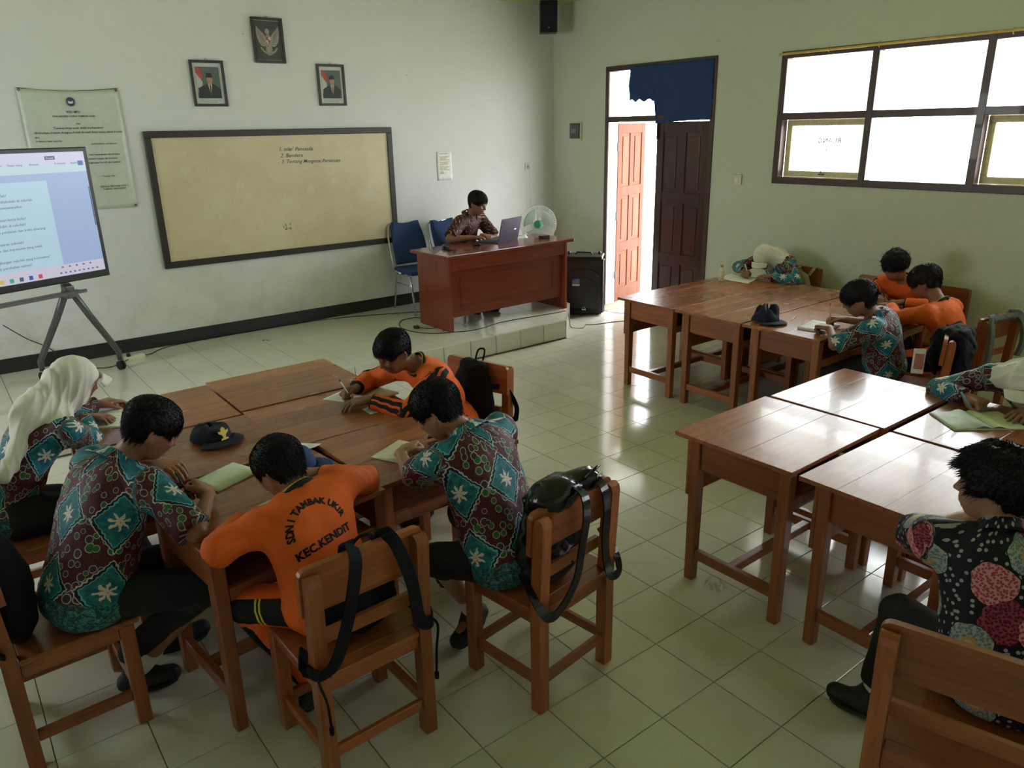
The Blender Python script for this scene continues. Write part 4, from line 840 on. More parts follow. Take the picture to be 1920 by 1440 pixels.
def clear_mat():
    t = NT('clear_glass'); return t.fin((.95, .96, .96), .05, **{'Transmission Weight': 1.0, 'IOR': 1.45})
M_['clear'] = clear_mat()
q = B(); q.lathe([(0, .004), (.030, .004), (.036, .028), (.042, .030), (.038, .0), (0, 0)], 20); q.done('bowl', M_['clear'], gl)
bx = B(); bx.box((0, 0, .017), (.115, .05, .034), .006); o = bx.done('speaker_bar', M_['black_plastic'], None, (2.02, 2.13, DT), (0, 0, R(-8))); tag(o, 'small black box on the right end of the teacher desk', 'box'); o.name = 'small_box'
def sheet(name, pts, z, mat, lift=.0, th=.0008, label=None, cat='paper', group=None, mats=None):
    """a sheet of paper with four corners, one corner slightly curled"""
    a, b_, c, d = (Vector((p[0], p[1], 0)) for p in pts)
    q = B(); q.grid(lambda u, v: a.lerp(b_, u).lerp(d.lerp(c, u), v)+Vector((0, 0, z+th+lift*(max(u-.6, 0)*2.2)**2*v)), 8, 8, 0, th); o = q.done(name, mat)
    return tag(o, label, cat, group)
sheet('paper_sheet', [(1.72, 2.38), (1.93, 2.30), (2.00, 2.43), (1.80, 2.50)], DT, M_['paper'], .03, label='white sheets lying behind the laptop on the teacher desk')
# ------------------------------------------------------------------ cables and power strip
def cable(name, pts, r, label, mat=None, sub=6):
    P_ = [Vector(p) for p in pts]; out = []
    for i in range(len(P_)-1):
        p0, p1, p2, p3 = P_[max(i-1, 0)], P_[i], P_[i+1], P_[min(i+2, len(P_)-1)]
        for k in range(sub):
            t = k/sub; out.append(.5*((2*p1)+(-p0+p2)*t+(2*p0-5*p1+4*p2-p3)*t*t+(-p0+3*p1-3*p2+p3)*t**3))
    out.append(P_[-1]); q = B(); q.tube(out, r, 7); return tag(q.done(name, mat or M_['cable']), label, 'cable')
hz = HP+.0042
cable('power_cable', [(-1.93, 3.07, HP+.02), (-1.85, 3.12, hz), (-1.75, 3.22, hz), (-1.60, 3.29, hz), (-1.2, 3.310, hz), (-.5, 3.305, hz), (-.05, 3.27, hz), (.42, 3.10, hz), (.95, 2.86, hz), (1.4, 2.74, hz)], .0042, 'black cable running along the foot of the front wall')
cable('power_cable', [(.74, 2.62, hz), (.66, 2.70, hz), (.50, 2.66, hz), (.36, 2.42, hz), (.38, 2.15, hz), (.50, 1.98, hz), (.66, 1.90, hz), (.80, 1.84, hz), (.98, 1.84, hz), (1.20, 1.90, hz), (1.45, 1.90, hz), (1.75, 1.86, hz), (1.98, 1.84, hz), (2.05, 1.845, hz), (2.10, 1.835, HP-.02), (2.115, 1.82, .08), (2.12, 1.80, .006), (2.18, 1.70, .0045), (2.27, 1.74, .0045), (2.32, 1.78, .0045), (2.40, 1.72, .0045), (2.60, 1.68, .0045), (2.85, 1.60, .0045), (3.25, 1.65, .0045)], .0042, 'black cable looping in front of the teacher desk and off the platform', sub=8)
cable('power_cable', [(.55, 2.42, hz), (.50, 2.30, hz), (.56, 2.18, hz), (.64, 2.16, hz), (.66, 2.06, hz), (.60, 2.00, hz)], .0038, 'short black cable loop tangled at the left foot of the teacher desk')
cable('speaker_cable', [(2.90, 2.20, .02), (2.95, 2.02, .0045), (3.02, 1.88, .0045), (3.10, 1.92, .0045), (3.3, 1.98, .0045)], .003, 'thin grey cable on the floor between loudspeaker and door', M_['grey_plastic'])
q = B(); q.box((0, 0, .016), (.03, .06, .030), .005); o = q.done('plug_adapter', M_['black_plastic'], None, (.46, 2.28, HP), (0, 0, R(30))); tag(o, 'black plug adapter lying on the platform by the cable loop', 'plug')
cable('fan_cable', [(2.775, YW-.05, 1.615), (2.775, YW-.045, 1.50), (2.80, YW-.03, 1.20), (2.84, YW-.03, .95), (2.80, YW-.06, .5), (2.55, YW-.15, HP+.006)], .0030, 'pale lead hanging from the wall socket', M_['cream_plastic'])
cable('screen_cable', [(-2.9, 3.22, .62), (-2.75, 3.30, .46), (-2.62, 3.315, .36), (-2.45, 3.25, HP+.005), (-2.35, 3.0, hz), (-2.22, 2.92, hz), (-2.06, 3.00, HP+.02)], .0042, 'black lead drooping from the screen to the power strip')
pw = empty('power_strip', (-2.00, 3.05, HP), R(14)); tag(pw, 'cream power strip on the platform beside the stand caster', 'power strip')
q = B(); q.span((-.085, -.028, 0), (.085, .028, .036), .006); q.done('body', M_['cream_plastic'], pw)
for x in (-.05, .0, .05): q = B(); q.lathe([(.0, .0), (.018, .0), (.019, .0015), (0, .0015)], 16, M=Matrix.Translation((x, 0, .036))); q.done('outlet', M_['white_plastic'], pw)
q = B(); q.lathe([(0, 0), (.018, 0), (.016, .03), (0, .032)], 14, M=Matrix.Translation((-.05, 0, .0375))); q.done('plug', M_['black_plastic'], pw)
lf_ = B(); lf_.grid(lambda u, v: (-.045+.09*u, (-.012+.024*v)*math.sin(u*PI*.9+.15), .006+.008*math.sin(u*5+v)), 8, 3, 0, .001); tag(lf_.done('dry_leaf', M_['ink'], None, (-.86, 2.86, HP)), 'dark dry leaf on the platform tiles below the whiteboard', 'leaf')
# clear crumpled plastic cup lid on the floor
pc = B()
def crumple(u, v):
    a = u*2*PI; r = .052*(1-.55*v)*(1+.12*math.sin(5*a+v*4)); return (r*math.cos(a), r*math.sin(a), .002+.030*math.sin(v*1.6)+.004*math.sin(7*a))
def clear_plastic():
    t = NT('clear_plastic'); t.t.nodes.remove(t.b); tr = t.n('ShaderNodeBsdfTransparent'); g = t.n('ShaderNodeBsdfGlossy'); g.inputs[1].default_value = .08; mx = t.n('ShaderNodeMixShader'); mx.inputs[0].default_value = .28
    t.l(tr.outputs[0], mx.inputs[1]); t.l(g.outputs[0], mx.inputs[2]); t.l(mx.outputs[0], t.out.inputs[0]); return t.m
pc.grid(crumple, 30, 6, 0, .0); o = pc.done('plastic_cup', clear_plastic(), None, (-.665, -2.285, 0)); tag(o, 'crushed clear plastic cup on the floor beside the desk leg', 'plastic cup')

# ------------------------------------------------------------------ caps
def make_cap(name, loc, rz, mat, label, emblem=False, squash=1.0, tilt=0.0, crumple_=0.0):
    t = empty(name, loc, R(rz)); tag(t, label, 'cap'); t.rotation_euler = (R(tilt), 0, R(rz))
    def crown(u, v):
        a = u*2*PI; r = .092*math.cos(v*PI/2*.97)**.55; z = .012+.098*squash*math.sin(v*PI/2)
        r *= 1+.05*math.cos(2*a); cr_ = crumple_*(.02*math.sin(3*a+v*4)+.014*math.sin(5*a-3*v)); front = max(0, math.sin(a-PI))
        return (r*math.cos(a)*(1+cr_*6)*.92, r*math.sin(a)*1.06, max(.004, z*(1+.18*front*(1-v))+cr_*v))
    q = B(); q.grid(crown, 40, 12, 0, .002); c = q.done('crown', mat, t)
    def brim(u, v):
        a = -PI/2+(u-.5)*R(118); r = .090+.070*v*math.cos((u-.5)*R(118))**.6; return (r*math.cos(a)*.92, r*math.sin(a)*1.04, .014-.016*v*abs(u-.5)*1.6+.004*math.sin(v*3))
    q = B(); q.grid(brim, 18, 6, 0, .003); q.done('brim', mat, t)
    q = B(); q.lathe([(0, .004), (.006, .002), (.006, 0)], 10, M=Matrix.Translation((0, 0, .108*squash))); q.done('button', mat, t)
    if emblem:
        e = B(); Me = Matrix.Translation((0, -.0985, .052)) @ Matrix.Rotation(R(-14), 4, 'X')
        e.prism([(-.006, -.022), (.006, -.022), (.010, -.006), (.024, .002), (.026, .014), (.012, .010), (.010, .022), (0, .030), (-.010, .022), (-.012, .010), (-.026, .014), (-.024, .002), (-.010, -.006)], .003, 'xz', -.003, M=Me)
        e.prism([(-.020, -.030), (.020, -.030), (.016, -.022), (-.016, -.022)], .003, 'xz', -.003, M=Me); tag(e.done('emblem', M_['gold'], t), 'gold winged emblem on the front')
    return t
make_cap('peaked_hat', (-2.42, -.735, TZ+.001), 18, M_['navy_cloth'], 'dark navy peaked cap with a gold winged emblem lying on the left cluster', True, .62, crumple_=.25)
make_cap('peaked_hat', (-2.255, -1.30, TZ+.001), 52, M_['blue_cloth'], 'blue peaked cap lying on the desk right of the orange-backed boy\'s head', False, .8, crumple_=.15)
make_cap('peaked_hat', (1.345, -1.115, TZ+.001), -20, M_['navy_cloth'], 'crumpled dark cap lying on the far right cluster', False, .86, crumple_=1.25)

# ------------------------------------------------------------------ books, papers, pens, bottle
def open_book(name, c, rz, w, d, mat_l, mat_r, label, fan=.008):
    t = empty(name, (c[0], c[1], TZ+.0012), R(rz)); tag(t, label, 'exercise book')
    for sx, m in ((-1, mat_l), (1, mat_r)):
        q = B(); q.grid(lambda u, v: (sx*(.001+(w/2-.001)*u), -d/2+d*v, .004+fan*math.sin(min(u*2.4, 1)*PI)*.9+.003*(1-u)), 10, 3, 0, .003); q.done('page', m, t)
    q = B(); q.span((-w/2-.003, -d/2-.003, 0), (w/2+.003, d/2+.003, .0022)); q.done('cover', M_['paper_green'], t)
    return t
def closed_book(name, c, rz, w, d, h, mat, label, cat='exercise book'):
    t = empty(name, (c[0], c[1], TZ+.001), R(rz)); tag(t, label, cat)
    q = B(); q.span((-w/2, -d/2, 0), (w/2, d/2, h*.7), .001); q.done('page_block', M_['paper'], t); q = B(); q.grid(lambda u, v: (-w/2-.001+(w+.002)*u, -d/2-.001+(d+.002)*v, h*.7+.001+.003*u*u), 6, 2, 0, .001); q.done('page', mat, t)
    return t
closed_book('exercise_book', (-2.505, -1.195), 22, .215, .165, .006, M_['paper_green'], 'pale exercise book under the large batik boy\'s hand')
open_book('exercise_book', (-2.725, -.125), 62, .27, .175, M_['paper'], M_['paper'], 'white open book under the hand of the girl in the long headscarf')
open_book('exercise_book', (.425, -2.885), -38, .33, .215, plain('page_bluish', (.62, .68, .68), .6), plain('page_green', (.62, .68, .46), .6), 'open exercise book with a greenish page before the girl at the right edge', .012)
closed_book('exercise_book', (1.455, -1.455), 8, .25, .19, .016, M_['paper'], 'thick stack of white pages under the brown-haired boy\'s hands')
sheet('paper_sheet', [(2.28, -1.60), (2.40, -1.62), (2.46, -1.42), (2.33, -1.40)], TZ, M_['paper'], 0, label='white paper between the two boys in orange')
sheet('paper_sheet', [(2.40, -.20), (2.66, -.14), (2.66, .17), (2.42, .16)], TZ, M_['paper'], .02, label='white sheets under the hands of the girl bent over the far desk')
sheet('paper_sheet', [(-2.20, -.97), (-2.05, -1.12), (-2.10, -1.17), (-2.24, -1.05)], TZ, M_['paper'], .02, label='loose white paper behind the blue cap')
sheet('paper_sheet', [(-1.79, -.56), (-1.65, -.50), (-1.63, -.60), (-1.72, -.68)], TZ, M_['paper'], .01, label='small white paper under the writing hand of the striped sleeve boy')
sheet('paper_sheet', [(-1.70, -.84), (-1.58, -.80), (-1.60, -.92), (-1.70, -.93)], TZ, M_['paper'], .01, label='white paper corner under the elbow of the striped sleeve boy')
closed_book('notebook', (-1.56, -.70), 12, .22, .15, .005, M_['paper_cream'], 'cream notebook between the arms of the striped sleeve boy', 'notebook')
closed_book('notebook', (-1.83, -1.43), 24, .20, .14, .005, M_['paper_cream'], 'cream notebook beside the forearm of the middle batik boy', 'notebook')
closed_book('notebook', (-2.50, -1.60), 16, .17, .12, .005, M_['paper_green'], 'small pale notebook under the sleeve of the orange-backed boy', 'notebook')
bt = empty('milk_bottle', (2.335, .035, TZ)); tag(bt, 'small milky plastic bottle with a yellow cap on the far desk', 'bottle')
q = B(); q.lathe([(0, 0), (.024, 0), (.026, .006), (.026, .085), (.022, .105), (.014, .118), (.014, .128), (0, .128)], 20); q.done('body', plain('milk_plastic', (.72, .66, .46), .35), bt); q = B(); q.lathe([(.0, .0), (.016, 0), (.016, .022), (.014, .025), (0, .025)], 16, M=Matrix.Translation((0, 0, .124))); q.done('cap', plain('cap_yellow', (.62, .48, .10), .4), bt)
def pen(name, tip, top, mat, label, r=.004, cat='pen'):
    a, b_ = Vector(tip), Vector(top); d = (b_-a).normalized(); t = empty(name, a); tag(t, label, cat)
    q = B(); q.tube([d*.012, b_-a-d*.002], r, 8); q.tube([Vector((0, 0, 0)), d*.013], [.0008, r*.95], 8); q.done('barrel', mat, t)
    q = B(); q.tube([b_-a-d*.012, b_-a], r*1.12, 8); q.done('end_cap', M_['black_plastic'] if cat == 'pen' else M_['red'], t)
    return t
pen('wooden_stick', (1.46, -1.235, TZ+.005), (1.62, -1.175, TZ+.005), M_['paper_cream'], 'pale wooden stick lying beside the crumpled cap', .0032, 'stick')

# ------------------------------------------------------------------ backpacks
def strap(par, pts, w, mat, th=.004, name='strap', nrm=(0, 1, 0)):
    P_ = [Vector(p) for p in pts]; q = B(); vs = []; n = len(P_); N0 = Vector(nrm)
    for i, p in enumerate(P_):
        d = (P_[min(i+1, n-1)]-P_[max(i-1, 0)]).normalized(); s_ = d.cross(N0); s_ = s_.normalized() if s_.length > .05 else Vector((1, 0, 0)); nn = s_.cross(d).normalized()
        vs += [p+s_*w/2+nn*th/2, p-s_*w/2+nn*th/2, p-s_*w/2-nn*th/2, p+s_*w/2-nn*th/2]
    fs = [(0, 1, 2, 3), tuple(range(4*n-4, 4*n))[::-1]]
    for i in range(n-1):
        for k in range(4): k2 = (k+1) % 4; fs.append((4*i+k, 4*i+4+k, 4*i+4+k2, 4*i+k2))
    q.add(vs, fs); return q.done(name, mat, par)
def smooth_pts(pts, sub=5):
    P_ = [Vector(p) for p in pts]; out = []
    for i in range(len(P_)-1):
        p0, p1, p2, p3 = P_[max(i-1, 0)], P_[i], P_[i+1], P_[min(i+2, len(P_)-1)]
        for k in range(sub): t = k/sub; out.append(.5*((2*p1)+(-p0+p2)*t+(2*p0-5*p1+4*p2-p3)*t*t+(-p0+3*p1-3*p2+p3)*t**3))
    return out+[P_[-1]]
def pack_field(parts, seed, amp=.006, h=.007):
    pts = np.array([p for c in parts for p in (np.asarray(c[1])-np.max(c[2])-.03, np.asarray(c[1])+np.max(c[2])+.03)])
    F = Field(pts.min(0), pts.max(0), h)
    for kind, c, r, k in parts: F.ell(c, r, None, k)
    F.warp(amp, 18, seed); F.warp(amp*.5, 42, seed+1); p, t, q = F.mesh(.1); return np_mesh('pack_body', p, t, q)
# ------------------------------------------------------------------ figures: smooth distance fields turned into one surface each
def nv(v): v = np.asarray(v, float); return v/np.linalg.norm(v)
def rgba(c): return (*c, 1)
class Field:
    def __init__(s, lo, hi, h):
        s.lo = np.asarray(lo, np.float32); s.h = h; s.n = np.ceil((np.asarray(hi)-s.lo)/h).astype(int)+1
        s.f = np.full(s.n, .06, np.float32)
    def sl(s, lo, hi):
        a = np.clip(np.floor((np.asarray(lo)-s.lo)/s.h).astype(int), 0, s.n); b = np.clip(np.ceil((np.asarray(hi)-s.lo)/s.h).astype(int)+1, 0, s.n)
        if (b <= a).any(): return None
        ax = [(s.lo[i]+s.h*np.arange(a[i], b[i])).astype(np.float32) for i in range(3)]
        return tuple(slice(a[i], b[i]) for i in range(3)), ax[0][:, None, None], ax[1][None, :, None], ax[2][None, None, :]
    def put(s, q, d, k, op):
        f = s.f[q]
        if op == 'add':
            m = np.minimum(f, d)
            if k: m -= np.maximum(k-np.abs(f-d), 0)**2/(4*k)
        else:
            m = np.maximum(f, -d)
            if k: m += np.maximum(k-np.abs(f+d), 0)**2/(4*k)
        s.f[q] = m
    def cone(s, a, b, r1, r2, k=.02, op='add', flat=None):
        """tapered capsule; flat = (axis, ratio) squeezes the section along an axis"""
        a = np.asarray(a, float); b = np.asarray(b, float); pad = max(r1, r2)*(1.0 if flat is None else max(1, 1/flat[1] if flat[1] < 1 else 1))+.032
        r = s.sl(np.minimum(a, b)-pad, np.maximum(a, b)+pad)
        if r is None: return
        q, X, Y, Z = r; d = b-a; L = max(float(d@d), 1e-9)
        px, py, pz = X-a[0], Y-a[1], Z-a[2]
        t = np.clip((px*d[0]+py*d[1]+pz*d[2])/L, 0, 1)
        px = px-t*d[0]; py = py-t*d[1]; pz = pz-t*d[2]
        if flat is not None:
            ax = nv(flat[0]); w = (px*ax[0]+py*ax[1]+pz*ax[2]); e2 = px*px+py*py+pz*pz-w*w
            g = flat[1]; rr = np.sqrt(np.maximum(e2, 0)+(w/g)**2)*(1 if g < 1 else 1)
            dd = (rr-(r1+(r2-r1)*t))*min(1, g*1.3)
        else: dd = np.sqrt(px*px+py*py+pz*pz)-(r1+(r2-r1)*t)
        s.put(q, dd.astype(np.float32), k, op)
    def ell(s, c, r, F=None, k=.02, op='add'):
        """ellipsoid; F rows are its axes"""
        c = np.asarray(c, float); r = np.asarray(r, float); pad = r.max()+.032
        g = s.sl(c-pad, c+pad)
        if g is None: return
        q, X, Y, Z = g; F = np.eye(3) if F is None else np.asarray(F)
        x, y, z = X-c[0], Y-c[1], Z-c[2]
        u = [(x*F[i, 0]+y*F[i, 1]+z*F[i, 2]) for i in range(3)]
        k0 = np.sqrt(sum((u[i]/r[i])**2 for i in range(3))); k1 = np.sqrt(sum((u[i]/r[i]**2)**2 for i in range(3)))
        s.put(q, (k0*(k0-1)/np.maximum(k1, 1e-6)).astype(np.float32), k, op)
    def half(s, p, n, lo, hi, k=.004):
        """cut away everything on the side n points to, inside the box"""
        g = s.sl(lo, hi)
        if g is None: return
        q, X, Y, Z = g; n = nv(n)
        s.put(q, (-((X-p[0])*n[0]+(Y-p[1])*n[1]+(Z-p[2])*n[2])).astype(np.float32), k, 'sub')
    def warp(s, amp, freq, seed=0, F=None, squeeze=(1,1,1), ridge=False):
        r = np.random.default_rng(seed); q, X, Y, Z = s.sl(s.lo, s.lo+s.n*s.h)
        band = np.abs(s.f) < .03
        idx = np.nonzero(band); P = np.stack([s.lo[i]+s.h*idx[i] for i in range(3)], 1)
        if F is not None: P = P@np.asarray(F).T
        P = P*np.asarray(squeeze)
        v = np.zeros(len(P))
        if ridge:      # cloth folds: soft ridges across the first axis
            w = P[:, 0]*freq+1.1*np.sin(P[:, 2]*11+seed)+.8*np.sin(P[:, 1]*14+P[:, 2]*9)
            s.f[idx] -= (amp*((1-np.abs(np.sin(w)))**1.6*2-.6)*(.6+.4*np.sin(P[:, 2]*17+P[:, 0]*12))).astype(np.float32); return
        for o in range(3):
            A = r.normal(size=(3, 3)); A /= np.linalg.norm(A, axis=1)[:, None]; ph = r.uniform(0, 6.28, 3)
            f = freq*(1.7**o)
            w = P@A.T*f+ph; v += (np.sin(w[:, 0]+1.3*np.sin(w[:, 1]))*np.cos(w[:, 1]*.9+np.sin(w[:, 2])))/(1.6**o)
        s.f[idx] += (amp*v).astype(np.float32)
    def mesh(s, adapt=.0):
        g = openvdb.FloatGrid(.06); g.copyFromArray(s.f)
        p, t, q = g.convertToPolygons(isovalue=0.0, adaptivity=adapt)
        p = p*s.h+s.lo
        return p, t, q
def np_mesh(name, p, t, q, smooth=True, flip=True):
    me = bpy.data.meshes.new(name); nt, nq = len(t), len(q)
    if flip: t = t[:, ::-1]; q = q[:, ::-1]
    me.vertices.add(len(p)); me.vertices.foreach_set('co', np.asarray(p, np.float32).ravel())
    me.loops.add(nt*3+nq*4); me.loops.foreach_set('vertex_index', np.concatenate([np.asarray(t, np.int32).ravel(), np.asarray(q, np.int32).ravel()]))
    me.polygons.add(nt+nq)
    me.polygons.foreach_set('loop_start', np.concatenate([np.arange(nt)*3, nt*3+np.arange(nq)*4]).astype(np.int32))
    me.update(calc_edges=True); me.validate()
    me.polygons.foreach_set('use_smooth', np.ones(len(me.polygons), bool))
    return me

def ik(a, c, l1, l2, hint):
    """the middle joint between a and c"""
    a, c = np.asarray(a, float), np.asarray(c, float); d = c-a; L = np.linalg.norm(d); m = min(L, (l1+l2)*.998)
    if L > m: l1, l2 = l1*L/m, l2*L/m
    x = (L*L+l1*l1-l2*l2)/(2*L); h = math.sqrt(max(l1*l1-x*x, 0)); u = d/L
    hn = np.asarray(hint, float); hn = hn-u*(hn@u); hn = hn/max(np.linalg.norm(hn), 1e-6)
    return a+u*x+hn*h

HAND = {  # curl of each joint for index, middle, ring, little; spread; thumb out, thumb bend
    'grip': ([(.9, 1.1, .5), (1.15, 1.3, .7), (1.3, 1.45, .8), (1.35, 1.5, .8)], .0, .55, .5),
    'rest': ([(.25, .35, .25), (.3, .4, .3), (.35, .45, .3), (.4, .5, .35)], .07, .75, .25),
    'type': ([(.45, .6, .3), (.4, .6, .35), (.45, .6, .35), (.5, .65, .35)], .06, .5, .3),
    'curl': ([(.9, 1.0, .6), (1.0, 1.1, .7), (1.1, 1.2, .7), (1.1, 1.3, .7)], .03, .6, .5)}
def hand(F, w, d, up, side, pose, k=1.0):
    """w wrist, d towards the knuckles, up the back of the hand, side towards the thumb"""
    d = nv(d); up = nv(np.asarray(up)-d*(np.asarray(up)@d)); side0 = np.cross(d, up); side = side0*np.sign(side0@np.asarray(side))
    curls, spread, tout, tbend = HAND[pose]
    pl, pw, r0 = .078*k, .066*k, .0105*k
    for i, o in enumerate((-.5, -.17, .17, .5)):
        F.cone(w+side*pw*o*.55+d*.005*k, w+d*pl+side*pw*o, .0145*k, .012*k, .012)
    F.ell(w+d*pl*.5+side*pw*.25-up*.006*k, (.034*k, .022*k, .015*k), [d, side, up], .012)
    L = (.064*k, .072*k, .066*k, .052*k); tips = []
    for i, o in enumerate((.46, .16, -.15, -.44)):
        p = w+d*pl*(1.0 if i < 3 else .93)+side*pw*o; a = 0.0; base = nv(d+side*spread*(1.5-i))
        rr = (r0, r0, r0*.95, r0*.85)[i]; p0 = w+d*pl*.55+side*pw*o*.9
        F.cone(p0, p, rr*1.05, rr*1.08, .008)
        for j, fr in enumerate((.45, .31, .24)):
            a += curls[i][j]; dd = base*math.cos(a)-up*math.sin(a); e = p+dd*L[i]*fr*1.1
            F.cone(p, e, rr*(1.0-.07*j), rr*(.93-.07*j), .0035); p = e
        tips.append(p)
    t0 = w+d*.018*k+side*pw*.42-up*.004*k; td = nv(side*tout+d*.8-up*.35); t1 = t0+td*.036*k
    F.cone(w+d*.006*k+side*pw*.2, t0, .014*k, .014*k, .01); F.cone(t0, t1, .0135*k, .011*k, .008)
    td2 = nv(td+d*tbend-side*tbend*.9-up*.15); t2 = t1+td2*.024*k; F.cone(t1, t2, .0105*k, .0098*k, .004)
    t3 = t2+nv(td2-side*.3)*.018*k; F.cone(t2, t3, .0098*k, .0082*k, .004)
    return tips, t3

def head_frame(fwd, up=(0, 0, 1), tilt=0.0):
    f = nv(fwd); l = nv(np.cross(np.asarray(up, float), f)); u = np.cross(f, l)
    if tilt: l, u = l*math.cos(tilt)+u*math.sin(tilt), u*math.cos(tilt)-l*math.sin(tilt)
    return f, l, u
def head(F, c, f, l, u, s):
    """c the centre of the skull between the ears, s = 1 for a head 0.21 m tall"""
    P = lambda x, y, z: np.asarray(c)+(f*x+l*y+u*z)*s
    A = [f, l, u]; rr = lambda *r: tuple(v*s for v in r)
    F.ell(P(-.008, 0, .028), rr(.091, .073, .078), A, .01)                   # skull
    F.ell(P(.020, 0, -.022), rr(.066, .060, .072), A, .03)                   # face
    F.ell(P(.040, 0, -.068), rr(.034, .036, .030), A, .025)                  # chin and jaw
    for y in (-1, 1): F.cone(P(-.005, .052*y, -.030), P(.040, .026*y, -.076), .020*s, .016*s, .02)
    F.cone(P(.074, .024, .022), P(.074, -.024, .022), .012*s, .012*s, .014)  # brow
    for y in (-1, 1):
        F.ell(P(.083, .031*y, .004), rr(.014, .017, .011), A, .010, 'sub')   # eye socket
        F.ell(P(.063, .036*y, -.022), rr(.018, .016, .014), A, .018)         # cheek
    F.cone(P(.082, 0, .012), P(.097, 0, -.018), .0065*s, .0095*s, .008)      # nose
    for y in (-1, 1): F.ell(P(.088, .0095*y, -.022), rr(.008, .007, .006), A, .005)
    F.cone(P(.080, .014, -.043), P(.080, -.014, -.043), .0075*s, .0075*s, .005)
    F.cone(P(.079, .012, -.052), P(.079, -.012, -.052), .0078*s, .0078*s, .004)
    F.cone(P(.092, .020, -.0475), P(.092, -.020, -.0475), .0022*s, .0022*s, .003, 'sub')
    for y in (-1, 1):                                                        # ears
        F.ell(P(-.010, .074*y, -.006), rr(.018, .007, .029), [nv(f-l*.5*y), nv(l+f*.5*y), u], .006)
        F.ell(P(-.006, .081*y, -.004), rr(.009, .005, .017), A, .004, 'sub')
def eyes(c, f, l, u, s, parent):
    b = B(); P = lambda x, y, z: np.asarray(c)+(f*x+l*y+u*z)*s
    for y in (-1, 1):
        M = Matrix.Translation(P(.0635, .031*y, .004)) @ Matrix((Vector(f), Vector(l), Vector(u))).transposed().to_4x4()
        b.lathe([(.0105*s*math.sin(a), -.0105*s*math.cos(a)) for a in np.linspace(0.01, PI-.01, 9)], 12, 0, M @ Matrix.Rotation(R(90), 4, 'Y'))
        M2 = Matrix.Translation(P(.0712, .031*y, .002)) @ Matrix((Vector(f), Vector(l), Vector(u))).transposed().to_4x4()
        b.lathe([(.0055*s*math.sin(a), -.0045*s*math.cos(a)) for a in np.linspace(0.01, PI-.01, 6)], 10, 1, M2 @ Matrix.Rotation(R(90), 4, 'Y'))
    return b.done('eyes', [M_['eye_white'], M_['eye_dark']], parent)

def hair_mesh(c, f, l, u, s, style, seed):
    P = lambda x, y, z: np.asarray(c)+(f*x+l*y+u*z)*s
    A = [f, l, u]; rr = lambda *r: tuple(v*s for v in r)
    h = .004; pad = .17*s
    F = Field(np.asarray(c)-pad, np.asarray(c)+pad, h)
    vol = {'short': .007, 'bowl': .012, 'fluffy': .024, 'curly': .018}[style]
    F.ell(P(-.012, 0, .039), rr(.097+vol, .079+vol, .079+vol), A, .0)
    F.ell(P(-.016, 0, -.004), rr(.074+vol*.3, .069+vol*.3, .067), A, .02)
    if style in ('bowl', 'fluffy'): F.ell(P(.040, 0, .064), rr(.052, .062, .030), A, .02)
    if style == 'fluffy': F.ell(P(.02, 0, .085), rr(.07, .065, .045), A, .03)
    zf = {'short': .064, 'bowl': .040, 'fluffy': .062, 'curly': .056}[style]
    # the face, the ears and the nape are cut free
    F.ell(P(.104, 0, zf-.100), rr(.080, .096, .090), A, .018, 'sub')
    for y in (-1, 1): F.ell(P(.028, .092*y, -.046), rr(.054, .040, .062), A, .018, 'sub')
    F.ell(P(-.02, 0, -.115), rr(.12, .12, .062), A, .020, 'sub')
    F.warp(.0016 if style in ('short', 'bowl') else .005, 60, seed)
    p, t, q = F.mesh(0.0)
    # short locks all over give a real hair outline
    nrm = np_mesh('tmp', p, t, q); n = len(p); r = np.random.default_rng(seed)
    no = np.zeros(n*3, np.float32); nrm.vertices.foreach_get('normal', no); no = no.reshape(-1, 3); bpy.data.meshes.remove(nrm)
    cnt = {'short': 4200, 'bowl': 4200, 'fluffy': 5000, 'curly': 3800}[style]
    pick = r.choice(n, min(cnt, n), replace=False); vs, fs = [], []
    ln = {'short': .024, 'bowl': .027, 'fluffy': .028, 'curly': .028}[style]*s
    for i in pick:
        b0 = p[i]; N = no[i]; rel = (b0-np.asarray(c))
        flow = nv(-u*(.9 if style != 'fluffy' or rel@f < .02 else .35) + f*(.8 if rel@f > .02 else -.2) + (N-u*(N@u))*.4 + r.normal(size=3)*(.16 if style == 'fluffy' else .10))
        if style == 'curly': flow = nv(flow*.5+r.normal(size=3)*.8)
        kk = {'short': .20, 'bowl': .14, 'fluffy': .26, 'curly': .6}[style]; d1 = nv(N*kk+flow); d2 = nv(flow-N*.06 if kk < .3 else flow+N*.1)
        L = ln*r.uniform(.6, 1.3); w = .0013*r.uniform(.7, 1.5); sd = nv(np.cross(d1, N)+1e-4)
        pts = [b0-N*.002, b0+d1*L*.45, b0+d1*L*.45+d2*L*.55]
        k = len(vs)
        for j, (pt, ww) in enumerate(zip(pts, (w, w*.8, w*.1))):
            t2 = nv(np.cross(sd, d1)); vs += [pt+sd*ww, pt-sd*ww*.5+t2*ww*.8, pt-sd*ww*.5-t2*ww*.8]
        for j in range(2):
            for a in range(3):
                b2 = (a+1) % 3; fs.append((k+j*3+a, k+j*3+b2, k+j*3+3+b2, k+j*3+3+a))
    off = len(p); p2 = np.concatenate([p, np.asarray(vs)]); q2 = np.concatenate([q, np.asarray(fs)[:, ::-1]+off])
    return np_mesh('hair', p2, t, q2)

